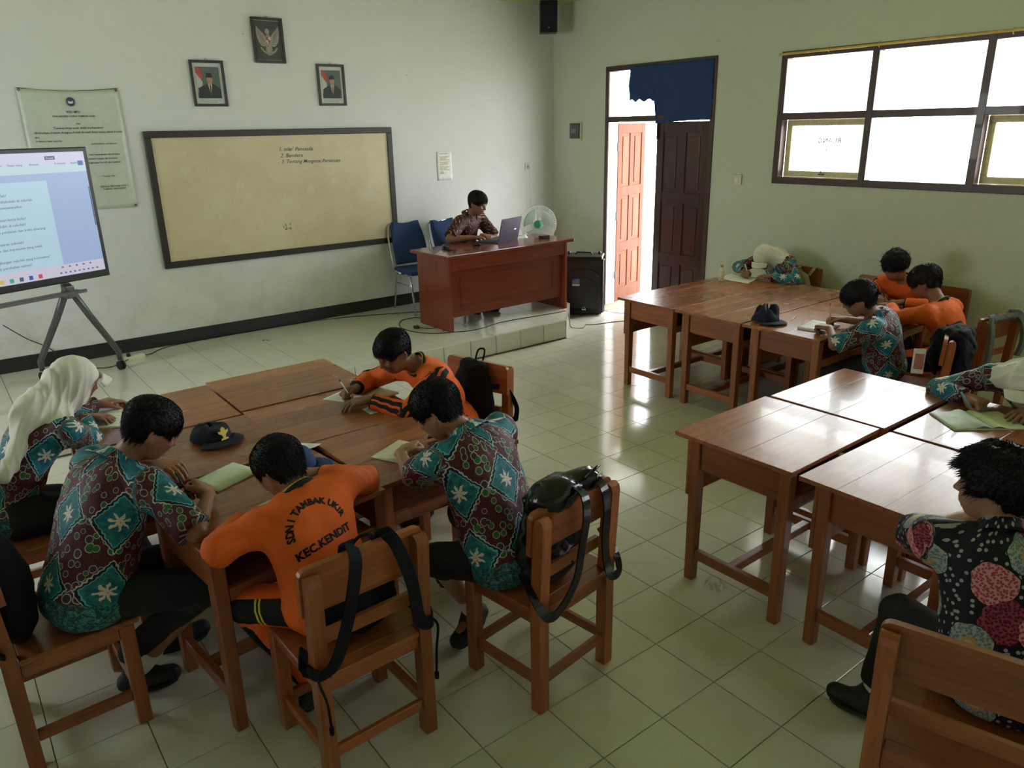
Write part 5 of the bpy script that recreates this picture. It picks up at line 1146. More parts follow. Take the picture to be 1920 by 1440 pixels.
LIMB = {}
def fabric_coords(me, limbs):
    """stores (around, along, limb number) and the angle for every vertex, measured on the nearest limb"""
    n = len(me.vertices); co = np.zeros(n*3, np.float32); me.vertices.foreach_get('co', co); co = co.reshape(-1, 3)
    best = np.full(n, 1e9); out = np.zeros((n, 3), np.float32); ang = np.zeros((n, 3), np.float32)
    for k, (a, b, r, ref, bias) in enumerate(limbs):
        a, b = np.asarray(a), np.asarray(b); d = b-a; L = np.linalg.norm(d); u = d/L
        v = (co-a)@u; t = np.clip(v, 0, L); dist = np.linalg.norm(co-a-t[:, None]*u, axis=1)/r+bias
        x = nv(np.asarray(ref)-u*(np.asarray(ref)@u)); y = np.cross(u, x); w = co-a-v[:, None]*u
        th = np.arctan2(w@y, w@x); m = dist < best
        best[m] = dist[m]; out[m] = np.stack([th*r, v+k*.37, np.full(n, float(k))], 1)[m]; ang[m] = np.stack([th, v/L, np.full(n, float(k))], 1)[m]
    for nm, arr in (('fab', out), ('limb', ang)):
        at = me.attributes.new(nm, 'FLOAT_VECTOR', 'POINT'); at.data.foreach_set('vector', arr.ravel())

def torso(F, J, infl, cloth=False):
    lo_ = J.get('loose', 0.0) if cloth else 0.0
    """pelvis to shoulders, J the joints"""
    s = J['s']; f, l, u = J['cf'], J['cl'], J['cu']
    pf, plx, pu = J['pf'], J['pl'], J['pu']; I = infl
    F.ell(J['pelvis'], ((.098+I)*s, (.125+I)*s, (.085+I)*s), [pf, plx, pu], .03)
    F.ell(J['belly'], ((.082+I)*s, (.108+I)*s*(J.get('wide', 1.0) if cloth else 1.0), (.10+I)*s), [nv(pf+f), nv(plx+l), nv(pu+u)], .05)
    wd = J.get('wide', 1.0) if cloth else 1.0
    F.ell(J['chest'], ((.086+I)*s, (.125+I)*s*wd, (.125+I)*s), [f, l, u], .05)
    if lo_:
        for yy in (-1, 1): F.cone(J['pelvis']+plx*yy*.045*s-pf*.005*s, J['chest']+l*yy*.050*s+u*.03*s, (.098+lo_)*s, (.078+lo_)*s, .03)
    for sd in ('L', 'R'):
        sg = 1 if sd == 'L' else -1
        F.cone(J['neck']-u*.028*s, J['sh'+sd], (.036+I)*s, (.040+I)*s, .035)
        F.cone(J['neck']-u*.10*s, J['sh'+sd]-u*.02*s, (.060+I)*s, (.042+I)*s, .04)

def build_person(spec):
    """spec holds world positions; see PEOPLE"""
    g = lambda k, d=None: spec.get(k, d)
    s = g('s', 1.0); J = {'s': s, 'wide': g('wide', 1.05), 'loose': g('loose', .0)}
    pel, neck, hc = (np.asarray(g(k), float) for k in ('pelvis', 'neck', 'head'))
    cf = nv(g('chest_dir')); spine = nv(neck-pel)
    cl = nv(np.cross((0, 0, 1.0), cf)); cl = nv(cl+np.array((0, 0, g('roll', 0.0)))); cu = nv(spine*.8+cf*.35+np.array((0, 0, .3))); cu = nv(cu-cl*(cu@cl)); cf2 = np.cross(cl, cu)
    pfw = nv(g('hip_dir', g('chest_dir'))); J['pf'] = nv(np.array((pfw[0], pfw[1], 0))); J['pl'] = np.cross((0, 0, 1.0), J['pf']); J['pu'] = np.array((0, 0, 1.0))
    J.update(cf=cf2, cl=cl, cu=cu, pelvis=pel, neck=neck)
    L = np.linalg.norm(neck-pel); bow = -cf2*.035*s
    J['belly'] = pel+(neck-pel)*.36+bow*.8; J['chest'] = pel+(neck-pel)*.70+bow*.6
    sw = g('sw', .150)*s
    J['shL'] = neck+cl*sw-cu*.035*s+cf2*g('shf', .02)*s+np.asarray(g('dL', (0, 0, 0))); J['shR'] = neck-cl*sw-cu*.035*s+cf2*g('shf', .02)*s+np.asarray(g('dR', (0, 0, 0)))
    la, lf = g('la', .245)*s, g('lf', .215)*s; lt, lsn = g('lt', .35)*s, g('ls', .34)*s
    for sd in 'LR':
        sg = 1 if sd == 'L' else -1
        w = np.asarray(g('wrist'+sd), float); J['wr'+sd] = w
        J['el'+sd] = np.asarray(g('elbow'+sd), float) if g('elbow'+sd) is not None else ik(J['sh'+sd], w, la, lf, g('ehint'+sd, J['cl']*sg*.7-np.array((0, 0, .7))))
        J['hip'+sd] = pel+J['pl']*sg*.072*s+J['pf']*.02*s-np.array((0, 0, .01))
        an = np.asarray(g('ankle'+sd), float); J['an'+sd] = an
        J['kn'+sd] = np.asarray(g('knee'+sd), float) if g('knee'+sd) is not None else ik(J['hip'+sd], an, lt, lsn, g('khint'+sd, J['pf']+np.array((0, 0, .6))))
    pts = np.array([v for k, v in J.items() if k not in ('s', 'wide', 'loose', 'cf', 'cl', 'cu', 'pf', 'pl', 'pu')]+[hc])
    lo, hi = pts.min(0)-.19*s, pts.max(0)+.19*s
    h = g('h', .0045)
    F = Field(lo, hi, h)
    torso(F, J, 0.0)
    hf, hl, hu = head_frame(g('face'), g('hup', (0, 0, 1)), g('tilt', 0.0)); hs = g('hs', 1.0)
    F.cone(neck-cu*.02*s, hc-hu*.045*hs-hf*.018*hs, .050*s, .047*s, .025)
    head(F, hc, hf, hl, hu, hs)
    for sd in 'LR':
        F.cone(J['sh'+sd], J['el'+sd], .042*s, .034*s, .02); F.cone(J['el'+sd], J['wr'+sd], .033*s, .022*s, .012, )
        F.cone(J['hip'+sd], J['kn'+sd], .072*s, .050*s, .03)
        mid = J['kn'+sd]*.66+J['an'+sd]*.34; back = -nv(np.cross(np.cross(nv(J['kn'+sd]-J['hip'+sd]), nv(J['an'+sd]-J['kn'+sd])), nv(J['an'+sd]-J['kn'+sd])))
        F.cone(J['kn'+sd], J['an'+sd], .046*s, .030*s, .02)
        sg = 1 if sd == 'L' else -1
        fd = np.asarray(g('hand'+sd, J['wr'+sd]-J['el'+sd]), float); up = np.asarray(g('hup'+sd, (0, 0, 1.0)), float)
        th = np.asarray(g('thumb'+sd, -cl*sg), float)
        tips, tt = hand(F, J['wr'+sd], fd, up, th, g('pose'+sd, 'rest'), g('hk', 1.0)*s)
        J['tip'+sd] = tips; J['thumb'+sd] = tt
        toe = nv(g('toe'+sd, J['pf'])); F.cone(J['an'+sd]-np.array((0, 0, .03)), J['an'+sd]+toe*.09*s-np.array((0, 0, .045)), .026*s, .016*s, .01)
    p, t, q = F.mesh(g('adapt', .3))
    body = link('person', np_mesh('person', p, t, q), g('skin', M_['skin'])); tag(body, g('label'), 'person')
    eyes(hc, hf, hl, hu, hs, body)
    # ---------------- clothes
    top = g('top'); H2 = g('h2', .006)
    up_ = np.array((0, 0, 1.0)); slv = g('sleeve', .0)        # 0 short sleeve, 1 long
    F = Field(lo-.02, hi+.02, H2); I = .014
    torso(F, J, I, True)
    for e in (0,): F.ell(pel-up_*.015+(-J['pf'])*.005, ((.118+I)*s, (.142+I)*s, (.070+I)*s), [J['pf'], J['pl'], up_], .04)
    if g('flare'): F.ell(pel-up_*.005, ((.15)*s, (.18)*s, (.085)*s), [J['pf'], J['pl'], up_], .05)
    for sd in 'LR':
        if slv > .5:
            F.cone(J['sh'+sd], J['el'+sd], (.045+I)*s, (.040+I)*s, .03); F.cone(J['el'+sd], J['wr'+sd], (.040+I)*s, (.030+I*.6)*s, .02)
        else:
            e2 = J['sh'+sd]+(J['el'+sd]-J['sh'+sd])*g('slen', .98)
            F.cone(J['sh'+sd], e2, (.048+I)*s, (.050+I)*s, .03)
    F.warp(.0030, 26, g('seed', 1)); F.warp(.0022, 55, g('seed', 1)+3, squeeze=(1, 1, .5))
    # clean ends: neck, hem and cuffs
    F.cone(neck+cu*.03*s, neck+cu*.12*s+(hc-neck)*.3, .056*s, .075*s, .004, 'sub')
    F.half(pel-up_*(.075 if not g('flare') else .07)*s, -up_, lo-.02, hi+.02)
    for sd in 'LR':
        if slv > .5: c0, dr = J['wr'+sd]-nv(J['wr'+sd]-J['el'+sd])*.012, J['wr'+sd]-J['el'+sd]
        else: c0, dr = J['sh'+sd]+(J['el'+sd]-J['sh'+sd])*g('slen', .98), J['el'+sd]-J['sh'+sd]
        c = np.asarray(c0); F.half(c, dr, c-.075*s, c+.075*s, .003) if slv > .5 else F.half(c, dr, c-np.abs(nv(dr))*.02-.072*s, c+.085*s, .003)
    p, t, q = F.mesh(.1); me = np_mesh('shirt', p, t, q)
    limbs = [(pel-up_*.1, neck+cu*.05, .150*s, -J['cf'], 0.0)]
    for sd in 'LR':
        sg = 1 if sd == 'L' else -1; out = cl*sg*.8+cu*.5
        limbs += [(J['sh'+sd], J['el'+sd], .058*s, out, .12)]
        if slv > .5: limbs += [(J['el'+sd], J['wr'+sd], .048*s, out, .0)]
    fabric_coords(me, limbs)
    sh = link('shirt', me, g('shirt_mat'), body)
    J['shirt'] = me
    if g('collar', 'shirt') == 'shirt':        # turned-down collar
        b = B(); n0 = neck+cu*.012*s+cf2*.0
        ax = nv(hc-neck+cu*.08)
        def col(uu, vv):
            a = (uu-.5)*2*R(150); r = (.060+.026*vv**1.2)*s; base = -cf2*math.cos(a)+cl*math.sin(a)
            return n0+base*r*(1.0+.10*abs(math.sin(a)))+ax*(.030-.034*vv-.010*(1-math.cos(a)))*s
        b.grid(col, 24, 4, 0, .004); co = b.done('collar', g('shirt_mat'), body); fabric_coords(co.data, limbs)
    elif g('collar') == 'band':
        b = B(); n0 = neck+cu*.014*s; ax = nv(hc-neck+cu*.08); pts = [n0+(-cf2*math.cos(a)+cl*math.sin(a))*.060*s+ax*(.012-.018*(1-math.cos(a)))*s for a in np.linspace(0, 2*PI, 25)[:-1]]
        b.tube(pts, .010*s, 8, 0, closed=True); b.done('collar', M_['black_cloth'], body)
        b = B(); b.tube([q_+ax*.009*s for q_ in pts], .0035*s, 6, 0, closed=True); tag(b.done('collar_piping', M_['yellow_cloth'], body), 'yellow piping along the collar')
    # ---------------- trousers or skirt
    F = Field(lo-.03, hi+.03, H2)
    tm = g('leg_mat', M_['black_cloth'])
    F.ell(pel-up_*.012, (.104*s, .130*s, .078*s), [J['pf'], J['pl'], up_], .02)
    if g('skirt'):
        for sd in 'LR':
            F.cone(J['hip'+sd], J['kn'+sd], .096*s, .078*s, .06); F.cone(J['kn'+sd], J['an'+sd]+up_*.02, .078*s, .090*s, .06)
        F.cone((J['knL']+J['knR'])/2, (J['anL']+J['anR'])/2+up_*.03, .08*s, .09*s, .06)
    else:
        for sd in 'LR':
            e = J['an'+sd]+up_*(.085 if g('socks') else .03); kn = J['kn'+sd]
            F.cone(J['hip'+sd], kn, .084*s, .064*s, .03)
            if g('shorts'): e = kn+(e-kn)*.12
            F.cone(kn, e, .062*s, (.048 if not g('shorts') else .062)*s, .015)
    F.warp(.003, 24, g('seed', 1)+9)
    p, t, q = F.mesh(.2); me = np_mesh('trousers', p, t, q)
    lim = []
    for sd in 'LR':
        sg = 1 if sd == 'L' else -1; lim += [(J['hip'+sd], J['kn'+sd], .07, J['pl']*sg, 0), (J['kn'+sd], J['an'+sd], .05, J['pl']*sg, 0)]
    fabric_coords(me, lim)
    link('skirt' if g('skirt') else 'trousers', me, tm, body)
    # ---------------- shoes
    for sd in 'LR':
        F = Field(J['an'+sd]-.2, J['an'+sd]+.2, .005); toe = nv(g('toe'+sd, J['pf'])); a = J['an'+sd]-up_*.028
        pitch = g('pitch'+sd, 0.0); T = nv(toe+up_*pitch); N = nv(up_-T*(up_@T)); Wd = np.cross(N, T)
        F.cone(a-T*.035*s-N*.018*s, a+T*.115*s-N*.022*s, .038*s, .035*s, .02, flat=(N, .92)); F.cone(J['an'+sd]+N*.014*s, a+T*.02*s, .042*s, .044*s, .03)
        F.half(a-N*.042*s, -N, a-.25, a+.25, .002)
        p, t, q = F.mesh(.2); so = link('shoe', np_mesh('shoe', p, t, q), M_['shoe'], body)
        b = B(); out = []
        for k in range(20):
            an_ = 2*PI*k/20; x = math.cos(an_); y = math.sin(an_)
            out.append((a+T*(.040+.096*x)*s+Wd*y*(.040+.004*x)*s))
        b.add([o_-N*.042*s for o_ in out]+[o_-N*.055*s for o_ in out], [tuple(range(20)), tuple(range(39, 19, -1))]+[(i, (i+1) % 20, 20+(i+1) % 20, 20+i) for i in range(20)])
        b.done('shoe_sole', M_['sole'], so)
        if g('socks'):
            b = B(); k0 = J['an'+sd]; b.tube([k0-up_*.01, k0+nv(J['kn'+sd]-k0)*.12*s], [.038*s, .041*s], 16); b.done('sock', M_['white_cloth'], body)
    # ---------------- hair or headscarf
    if g('hijab'): hijab(J, hc, hf, hl, hu, hs, body, g('seed', 1), spec)
    else: link('hair', hair_mesh(hc, hf, hl, hu, hs, g('hair', 'short'), g('seed', 1)), g('hair_mat', M_['hair']), body)
    J['body'] = body; J['hf'], J['hl'], J['hu'], J['hc'] = hf, hl, hu, hc
    return J

def hijab(J, c, f, l, u, s, body, seed, spec):
    P = lambda x, y, z: np.asarray(c)+(f*x+l*y+u*z)*s
    A = [f, l, u]; rr = lambda *r: tuple(v*s for v in r); cf, cl, cu, n = J['cf'], J['cl'], J['cu'], J['neck']
    lo = np.minimum(c-.2, n-.34); hi = np.maximum(c+.2, n+.34); F = Field(lo, hi, .005)
    F.ell(P(-.010, 0, .024), rr(.104, .087, .092), A, .0)
    F.ell(P(-.002, 0, -.050), rr(.076, .070, .070), A, .03)
    F.cone(P(-.02, 0, -.06), n-cu*.01, .070, .082, .05)
    # the drape over shoulders, back and chest
    for sg in (1, -1): F.cone(n-cu*.02, n+(J['sh'+('L' if sg > 0 else 'R')]-n)*.72+cu*.004, .075, .064, .04)
    F.cone(n, n-cf*.040-cu*spec.get('drape', .16), .080, .095, .04, flat=(cf, .85)); F.cone(n+cf*.02, n+cf*.050-cu*.11, .080, .070, .04, flat=(cf, .8))
    if spec.get('tail') is not None:
        b_ = np.asarray(spec['tail']); F.cone(n-cf*.06, b_, .062, .022, .05); F.cone(P(-.07, 0, .0), n-cf*.08-cu*.02, .045, .060, .05)
    F.warp(.0040, 24, seed+1, A, (.45, 1.1, .6)); F.warp(.0050, 62, seed+2, A, ridge=True); F.warp(.0028, 95, seed+4, A, ridge=True)
    # the opening for the face
    F.ell(P(.112, 0, -.024), rr(.082, .056, .076), A, .008, 'sub')
    p, t, q = F.mesh(.0); h = link('headscarf', np_mesh('headscarf', p, t, q), M_['scarf'], body)
    b = B()                                                      # the stiff visor over the brow
    def vis(a, v):
        th = (a-.5)*2*R(68); x = .085+.010*math.cos(th)+v*.055*math.cos(th*.9); y = math.sin(th)*(.088-.010*v)
        return P(x-.012*(1-math.cos(th))*2, y, .052-.055*(1-math.cos(th))-v*.020+.004)
    b.grid(vis, 20, 5, 0, .004*s); b.done('visor', M_['scarf'], body)
# ------------------------------------------------------------------ the people
PEOPLE = {}
def person(key, **k):
    J = build_person(k); PEOPLE[key] = J; return J
BK = 'batik'
# large boy at the left table corner
J = person('p2', label='person in teal and maroon batik shirt writing at the lower left, back to camera', pelvis=(-3.08, -1.36, .535), neck=(-2.885, -1.245, .935), head=(-2.765, -1.285, 1.045), chest_dir=(.93, .30, -.3), hip_dir=(1, .12, 0),
    face=(.80, -.02, -.60), sw=.175, s=1.06, wristR=(-2.640, -1.435, .792), wristL=(-2.70, -.97, .785), ehintR=(.35, -1, -.6), ehintL=(0, 1, -.3), la=.25, poseR='grip', poseL='rest', handR=(.02, .95, .16), hupR=(.7, -.1, .8), thumbR=(-.6, .4, 0), handL=(.4, -.9, 0),
    ankleR=(-2.98, -1.30, .095), ankleL=(-2.80, -1.12, .09), toeR=(.95, -.3, 0), toeL=(1, .1, 0), kneeR=(-2.715, -1.530, .485), shirt_mat=M_[BK], top='batik', hair='short', loose=.030, wide=1.15, seed=12, slen=.95, skin=M_['skin'], hs=1.02, h=.0045, socks=True)
# girl in the long headscarf
person('p1', label='person in cream-white headscarf and dark skirt sitting at the left edge, face turned away', pelvis=(-3.215, -.475, .535), neck=(-3.01, -.40, .905), head=(-2.87, -.345, 1.025), chest_dir=(.90, .35, -.3), hip_dir=(1, .1, 0),
    face=(.93, .16, -.42), sw=.150, s=1.0, wristR=(-2.845, -.155, .785), wristL=(-2.75, .02, .78), ehintR=(0, -1, -.5), ehintL=(0, 1, -.4), handR=(.8, -.35, -.08), poseR='rest', poseL='rest', hupR=(.1, .1, 1),
    ankleR=(-2.80, -.55, .09), ankleL=(-2.80, -.38, .09), shirt_mat=M_[BK], hijab=True, skirt=True, seed=5, sleeve=1, collar='none', tail=(-3.225, -.60, .74), drape=.05, h=.005, hs=1.0, hup=(0, 0, 1))
# orange boy, back to the camera
J3 = person('p3', label='person in plain orange jersey with black lettering on the back, bent over the near desk', pelvis=(-2.425, -1.955, .535), neck=(-2.43, -1.80, .875), head=(-2.452, -1.715, .945), chest_dir=(-.16, .95, -.2), hip_dir=(-.1, 1, 0), roll=-.12,
    face=(-.35, .75, -.62), sw=.165, s=1.0, wide=1.24, loose=.016, elbowL=(-2.726, -1.815, .772), wristL=(-2.598, -1.690, .785), wristR=(-2.235, -1.50, .785), ehintL=(-1, -.35, -.25), ehintR=(1, -.4, -.3), poseL='rest', poseR='rest', handL=(.8, .7, -.05), handR=(-.7, .5, 0), la=.215, lf=.20,
    ankleL=(-2.485, -1.815, .10), ankleR=(-2.30, -1.55, .10), kneeL=(-2.650, -1.745, .485), khintR=(.2, 1, .6), toeL=(.6, .8, 0), shirt_mat=M_['sport_back'], leg_mat=M_['sport_leg'], sleeve=1, collar='band', hair='short', seed=21, h=.0045, skin=M_['skin'])
# batik boy in the middle
person('p4', label='person in teal and maroon batik shirt in the middle, back to camera, black shorts', pelvis=(-1.765, -2.105, .535), neck=(-1.765, -1.885, .945), head=(-1.835, -1.785, 1.032), chest_dir=(-.22, .93, -.25), hip_dir=(-.5, .85, 0), roll=-.05,
    face=(-.50, .66, -.56), sw=.165, s=1.05, elbowL=(-1.968, -1.775, .785), wristL=(-1.905, -1.590, .805), wristR=(-1.60, -1.50, .785), ehintL=(-1, -.3, -.6), ehintR=(1, 0, -.6), poseL='curl', poseR='grip', handL=(.75, .45, .05), hupL=(-.3, .3, .9), la=.245, lf=.20,
    ankleL=(-1.760, -1.865, .13), ankleR=(-1.60, -1.60, .16), kneeL=(-1.975, -1.955, .50), khintR=(0, 1, .5), toeL=(-.9, -.25, 0), pitchL=-.35, toeR=(-.8, .3, 0), shirt_mat=M_[BK], hair='short', loose=.030, wide=1.15, seed=33, shorts=True, socks=True, slen=.80, hs=1.03, h=.0045, skin=M_['skin2'])
# orange boy with striped sleeves
person('p5', label='person in orange jersey with black sleeve stripes, writing, left cluster', pelvis=(-1.10, -.765, .535), neck=(-1.365, -.845, .905), head=(-1.480, -.800, .985), chest_dir=(-.93, -.02, -.3), hip_dir=(-1, 0, 0), roll=.05,
    face=(-.90, -.12, -.46), sw=.155, s=1.0, wristL=(-1.665, -.865, .785), wristR=(-1.640, -.660, .79), ehintL=(.1, -1, -.6), ehintR=(-.1, 1, -.4), poseL='rest', poseR='grip', handL=(-.9, .3, 0), handR=(-.8, -.15, .02), hupR=(-.1, .6, .8), thumbR=(0, -1, .3),
    ankleL=(-1.40, -.85, .09), ankleR=(-1.40, -.68, .09), shirt_mat=M_['sport'], leg_mat=M_['sport_leg'], sleeve=1, collar='band', hair='short', seed=41, h=.0045, skin=M_['skin3'])
# the teacher
person('p6', label='person in brown patterned short-sleeved shirt typing at the teacher desk', pelvis=(1.435, 2.875, .735), neck=(1.485, 2.745, 1.185), head=(1.535, 2.665, 1.315), chest_dir=(.35, -.90, -.15), hip_dir=(.2, -1, 0),
    face=(.36, -.86, -.36), sw=.165, s=1.12, wristR=(1.335, 2.480, .990), wristL=(1.500, 2.555, .990), ehintR=(-.9, -.2, -.4), ehintL=(1, .2, -.4), poseL='type', poseR='type', handR=(.8, -.25, -.02), handL=(.15, -1, -.02), la=.26, lf=.235,
    ankleL=(1.50, 2.48, HP+.09), ankleR=(1.30, 2.50, HP+.09), toeL=(.2, -1, 0), toeR=(-.1, -1, 0), shirt_mat=M_['batik_t'], leg_mat=M_['black_cloth'], hair='short', loose=.010, seed=52, slen=.88, hs=1.10, h=.0050, skin=M_['skin'])
# girl bent over the far desk
person('p7', label='person in white headscarf bent low over the far desk, pen in hand', pelvis=(2.905, -.205, .535), neck=(2.835, -.185, .925), head=(2.735, -.125, .915), chest_dir=(-.85, .15, -.5), hip_dir=(-1, 0, 0),
    face=(-.70, -.02, -.72), hup=(-.6, 0, .8), sw=.150, s=.98, wristL=(2.585, -.300, .785), wristR=(2.630, -.005, .795), ehintL=(.2, -1, -.3), ehintR=(.3, 1, -.2), poseL='rest', poseR='grip', handL=(-.15, 1, 0), handR=(-.5, -.35, 0), thumbR=(-.3, -.8, .2),
    ankleL=(2.62, -.30, .09), ankleR=(2.62, -.12, .09), shirt_mat=M_[BK], hijab=True, skirt=True, seed=63, sleeve=1, collar='none', drape=.14, h=.006)
# curly boy in orange by the wall
person('p8', label='person with curly hair in orange jersey, facing the camera by the wall', pelvis=(2.865, -1.425, .535), neck=(2.700, -1.405, .890), head=(2.600, -1.375, 1.005), chest_dir=(-.90, -.12, -.3), hip_dir=(-1, -.05, 0),
    face=(-.80, -.22, -.56), sw=.150, s=1.0, wristL=(2.445, -1.555, .785), wristR=(2.440, -1.370, .79), ehintL=(.1, -1, -.5), ehintR=(0, 1, -.4), poseL='rest', poseR='grip', handL=(-.8, .3, 0), handR=(-.8, -.4, 0),
    ankleL=(2.60, -1.50, .09), ankleR=(2.60, -1.34, .09), shirt_mat=M_['sport'], leg_mat=M_['sport_leg'], sleeve=1, collar='band', hair='curly', seed=74, h=.0055, skin=M_['skin'])
# dark haired boy in orange, right
person('p9', label='person with straight dark hair in orange jersey, seen from behind, writing beside the wall', pelvis=(2.045, -2.080, .535), neck=(2.085, -1.955, .885), head=(2.125, -1.820, 1.010), chest_dir=(.05, .95, -.25), hip_dir=(0, 1, 0),
    face=(-.15, .85, -.45), sw=.160, s=1.02, wristL=(2.150, -1.600, .80), wristR=(2.36, -1.58, .79), ehintL=(-1, -.1, -.4), ehintR=(1, -.1, -.3), poseL='rest', poseR='grip', handL=(.3, .9, 0), handR=(-.2, .9, 0),
    ankleL=(1.98, -1.80, .09), ankleR=(2.15, -1.80, .09), shirt_mat=M_['sport_back'], leg_mat=M_['sport_leg'], sleeve=1, collar='band', hair='bowl', seed=85, h=.0055, skin=M_['skin3'], hair_mat=M_['hair2'])
# brown haired boy in batik
person('p10', label='person with brownish bowl-cut hair in teal batik shirt holding an orange pencil', pelvis=(1.590, -1.865, .535), neck=(1.415, -1.865, .900), head=(1.320, -1.785, 1.005), chest_dir=(-.35, .90, -.3), hip_dir=(-.3, 1, 0),
    face=(-.46, .80, -.40), sw=.155, s=1.0, wristL=(1.315, -1.615, .785), wristR=(1.580, -1.545, .79), ehintL=(-1, -.4, -.5), ehintR=(1, .1, -.4), poseL='curl', poseR='grip', handL=(.0, 1, .05), handR=(-.5, .6, .02), hupR=(.4, 0, .9),
    ankleL=(1.45, -1.55, .09), ankleR=(1.62, -1.55, .09), shirt_mat=M_[BK], hair='bowl', loose=.030, wide=1.15, seed=96, slen=1.0, h=.0055, skin=M_['skin'], hair_mat=M_['hair2'])
# girl at the right edge
person('p11', label='person in white headscarf with pale blue pen, cut by the right edge of the photo', pelvis=(1.03, -3.00, .535), neck=(.765, -2.945, .900), head=(.635, -3.000, .905), chest_dir=(-.9, -.05, -.4), hip_dir=(-1, 0, 0),
    face=(-.80, -.10, -.60), hup=(-.4, 0, .9), sw=.150, s=1.0, wristR=(.590, -2.770, .785), wristL=(.62, -3.07, .785), ehintR=(.2, 1, -.3), ehintL=(.3, -1, -.3), poseL='rest', poseR='grip', handR=(-.35, -.75, 0), handL=(-.75, .5, 0), thumbR=(-.8, 0, .3),
    ankleL=(.75, -3.0, .09), ankleR=(.75, -2.84, .09), shirt_mat=M_[BK], hijab=True, skirt=True, seed=17, sleeve=1, collar='none', drape=.12, h=.0045, skin=M_['skin'])
# boy in paisley batik, lower right
person('p12', label='person with fluffy black hair in dark paisley batik shirt, face turned left', pelvis=(-1.075, -3.590, .535), neck=(-.962, -3.485, .915), head=(-.895, -3.420, 1.018), chest_dir=(.80, .55, -.2), hip_dir=(.96, .25, 0),
    face=(-.42, .92, .03), sw=.165, s=1.05, wristL=(-.665, -3.290, .790), wristR=(-.62, -3.42, .79), ehintL=(-.35, .9, -.5), ehintR=(.5, -1, -.4), poseL='rest', poseR='grip', handL=(.8, -.2, 0), handR=(.7, .3, 0), la=.245,
    ankleL=(-.905, -3.170, .095), ankleR=(-.80, -3.45, .09), khintL=(.6, .8, .3), toeL=(-.2, .9, 0), shirt_mat=M_['paisley'], hair='fluffy', loose=.026, wide=1.12, seed=29, slen=.85, hs=1.02, h=.0045, socks=True, skin=M_['skin2'])

# lettering printed across the back of the orange jersey
def print_on(J, items):
    me = J['shirt']; body = J['body']; n = len(me.vertices); co = np.zeros(n*3, np.float32); me.vertices.foreach_get('co', co); co = co.reshape(-1, 3)
    tree = BVHTree.FromPolygons([tuple(v) for v in co.tolist()], [tuple(p.vertices) for p in me.polygons])
    c = Vector(J['chest']*.55+J['neck']*.45*.55+J['belly']*.2); c = Vector(J['chest']+(J['neck']-J['chest'])*.25)
    r = Vector(-J['cl']); u = Vector(J['cu']); back = -Vector(J['cf']); out = []
    def put(txt, size, x, z, ang):
        m = text_mesh(txt, size, bold=size*.045, res=2); bm = bmesh.new(); bm.from_mesh(m); bmesh.ops.triangulate(bm, faces=bm.faces)
        bmesh.ops.subdivide_edges(bm, edges=[e for e in bm.edges if e.calc_length() > .008], cuts=1)
        vs = []
        for v in bm.verts:
            a, b_ = v.co.x, v.co.y; px = x+a*math.cos(ang)-b_*math.sin(ang); pz = z+a*math.sin(ang)+b_*math.cos(ang)
            o = c+r*px+u*pz+back*.4; h, nrm, i, d = tree.ray_cast(o, -back, 1.0); v.co = (h+nrm*.0014*(1 if nrm.dot(back) > 0 else -1)) if h else c+r*px+u*pz+back*.1
        bm.to_mesh(m); bm.free(); o = link('lettering', m, M_['black_cloth'], body); return o
    for it in items: put(*it)
def arc(txt, size, rad, z0, span, mid=0.0):
    out = []; n = len(txt)
    w = [.45 if ch in ' 1I' else (1.15 if ch in 'MW' else .85) for ch in txt]; tot = sum(w); acc = 0
    for ch, ww in zip(txt, w):
        a = mid+span*(.5-(acc+ww/2)/tot); acc += ww
        if ch != ' ': out.append((ch, size, -rad*math.sin(a)*-1*-1, z0+rad*math.cos(a), a))
    return [(c_, s_, -rad*math.sin(a), z_, a) for (c_, s_, x_, z_, a) in out]
print_on(J3, [(c_, s_, x_-.026, z_+.028, a_) for c_, s_, x_, z_, a_ in arc('SDN 1 TAMBAK UKIR', .032, .098, -.095, R(176), R(0))] + [('KEC.KENDIT', .037, -.026, -.110, R(2))])

# pens in the writing hands
def hand_pen(key, side, mat, label, lean, length=.145, cat='pen', r=.0038):
    J = PEOPLE[key]; t = (J['tip'+side][0]+J['thumb'+side])/2; d = nv(lean); tip = t-d*((t[2]-TZ-.004)/max(d[2], .3)); tip[2] = max(tip[2], TZ+.004)
    return pen('pencil' if cat == 'pencil' else 'pen', tip, tip+d*length, mat, label, r, cat)
hand_pen('p2', 'R', M_['black_plastic'], 'black pen with silver clip in the hand of the large batik boy', (-.25, .1, .9))
hand_pen('p5', 'R', M_['white_plastic'], 'white pen in the hand of the striped sleeve boy', (-.35, .35, .85), .15)
hand_pen('p7', 'R', M_['white_plastic'], 'white pen in the hand of the girl bent over the far desk', (-.1, .35, .9), .15)
hand_pen('p8', 'R', M_['black_plastic'], 'dark pen in the hand of the curly-haired boy in orange', (0, .2, .9), .14)
hand_pen('p10', 'R', M_['pencil'], 'orange pencil held upright by the brown-haired boy', (0, .1, 1), .17, 'pencil')
hand_pen('p11', 'R', M_['pen_blue'], 'pale blue pen in the hand of the girl at the right edge', (-.5, .35, .8), .15, r=.005)
# ------------------------------------------------------------------ backpacks hung on the chairs (chair frame: seat faces +y)
def pack_on(x, y, rz, label, parts, seed, mat, amp=.006, front=False):
    t = empty('backpack', (x-.028*math.sin(R(rz)), y+.028*math.cos(R(rz)), .024), R(rz)); tag(t, label, 'backpack'); o = link('pack_body', pack_field(parts, seed, amp), mat, t); return t
I3 = None
BY = -.215     # the plane of the back board in the chair's own frame
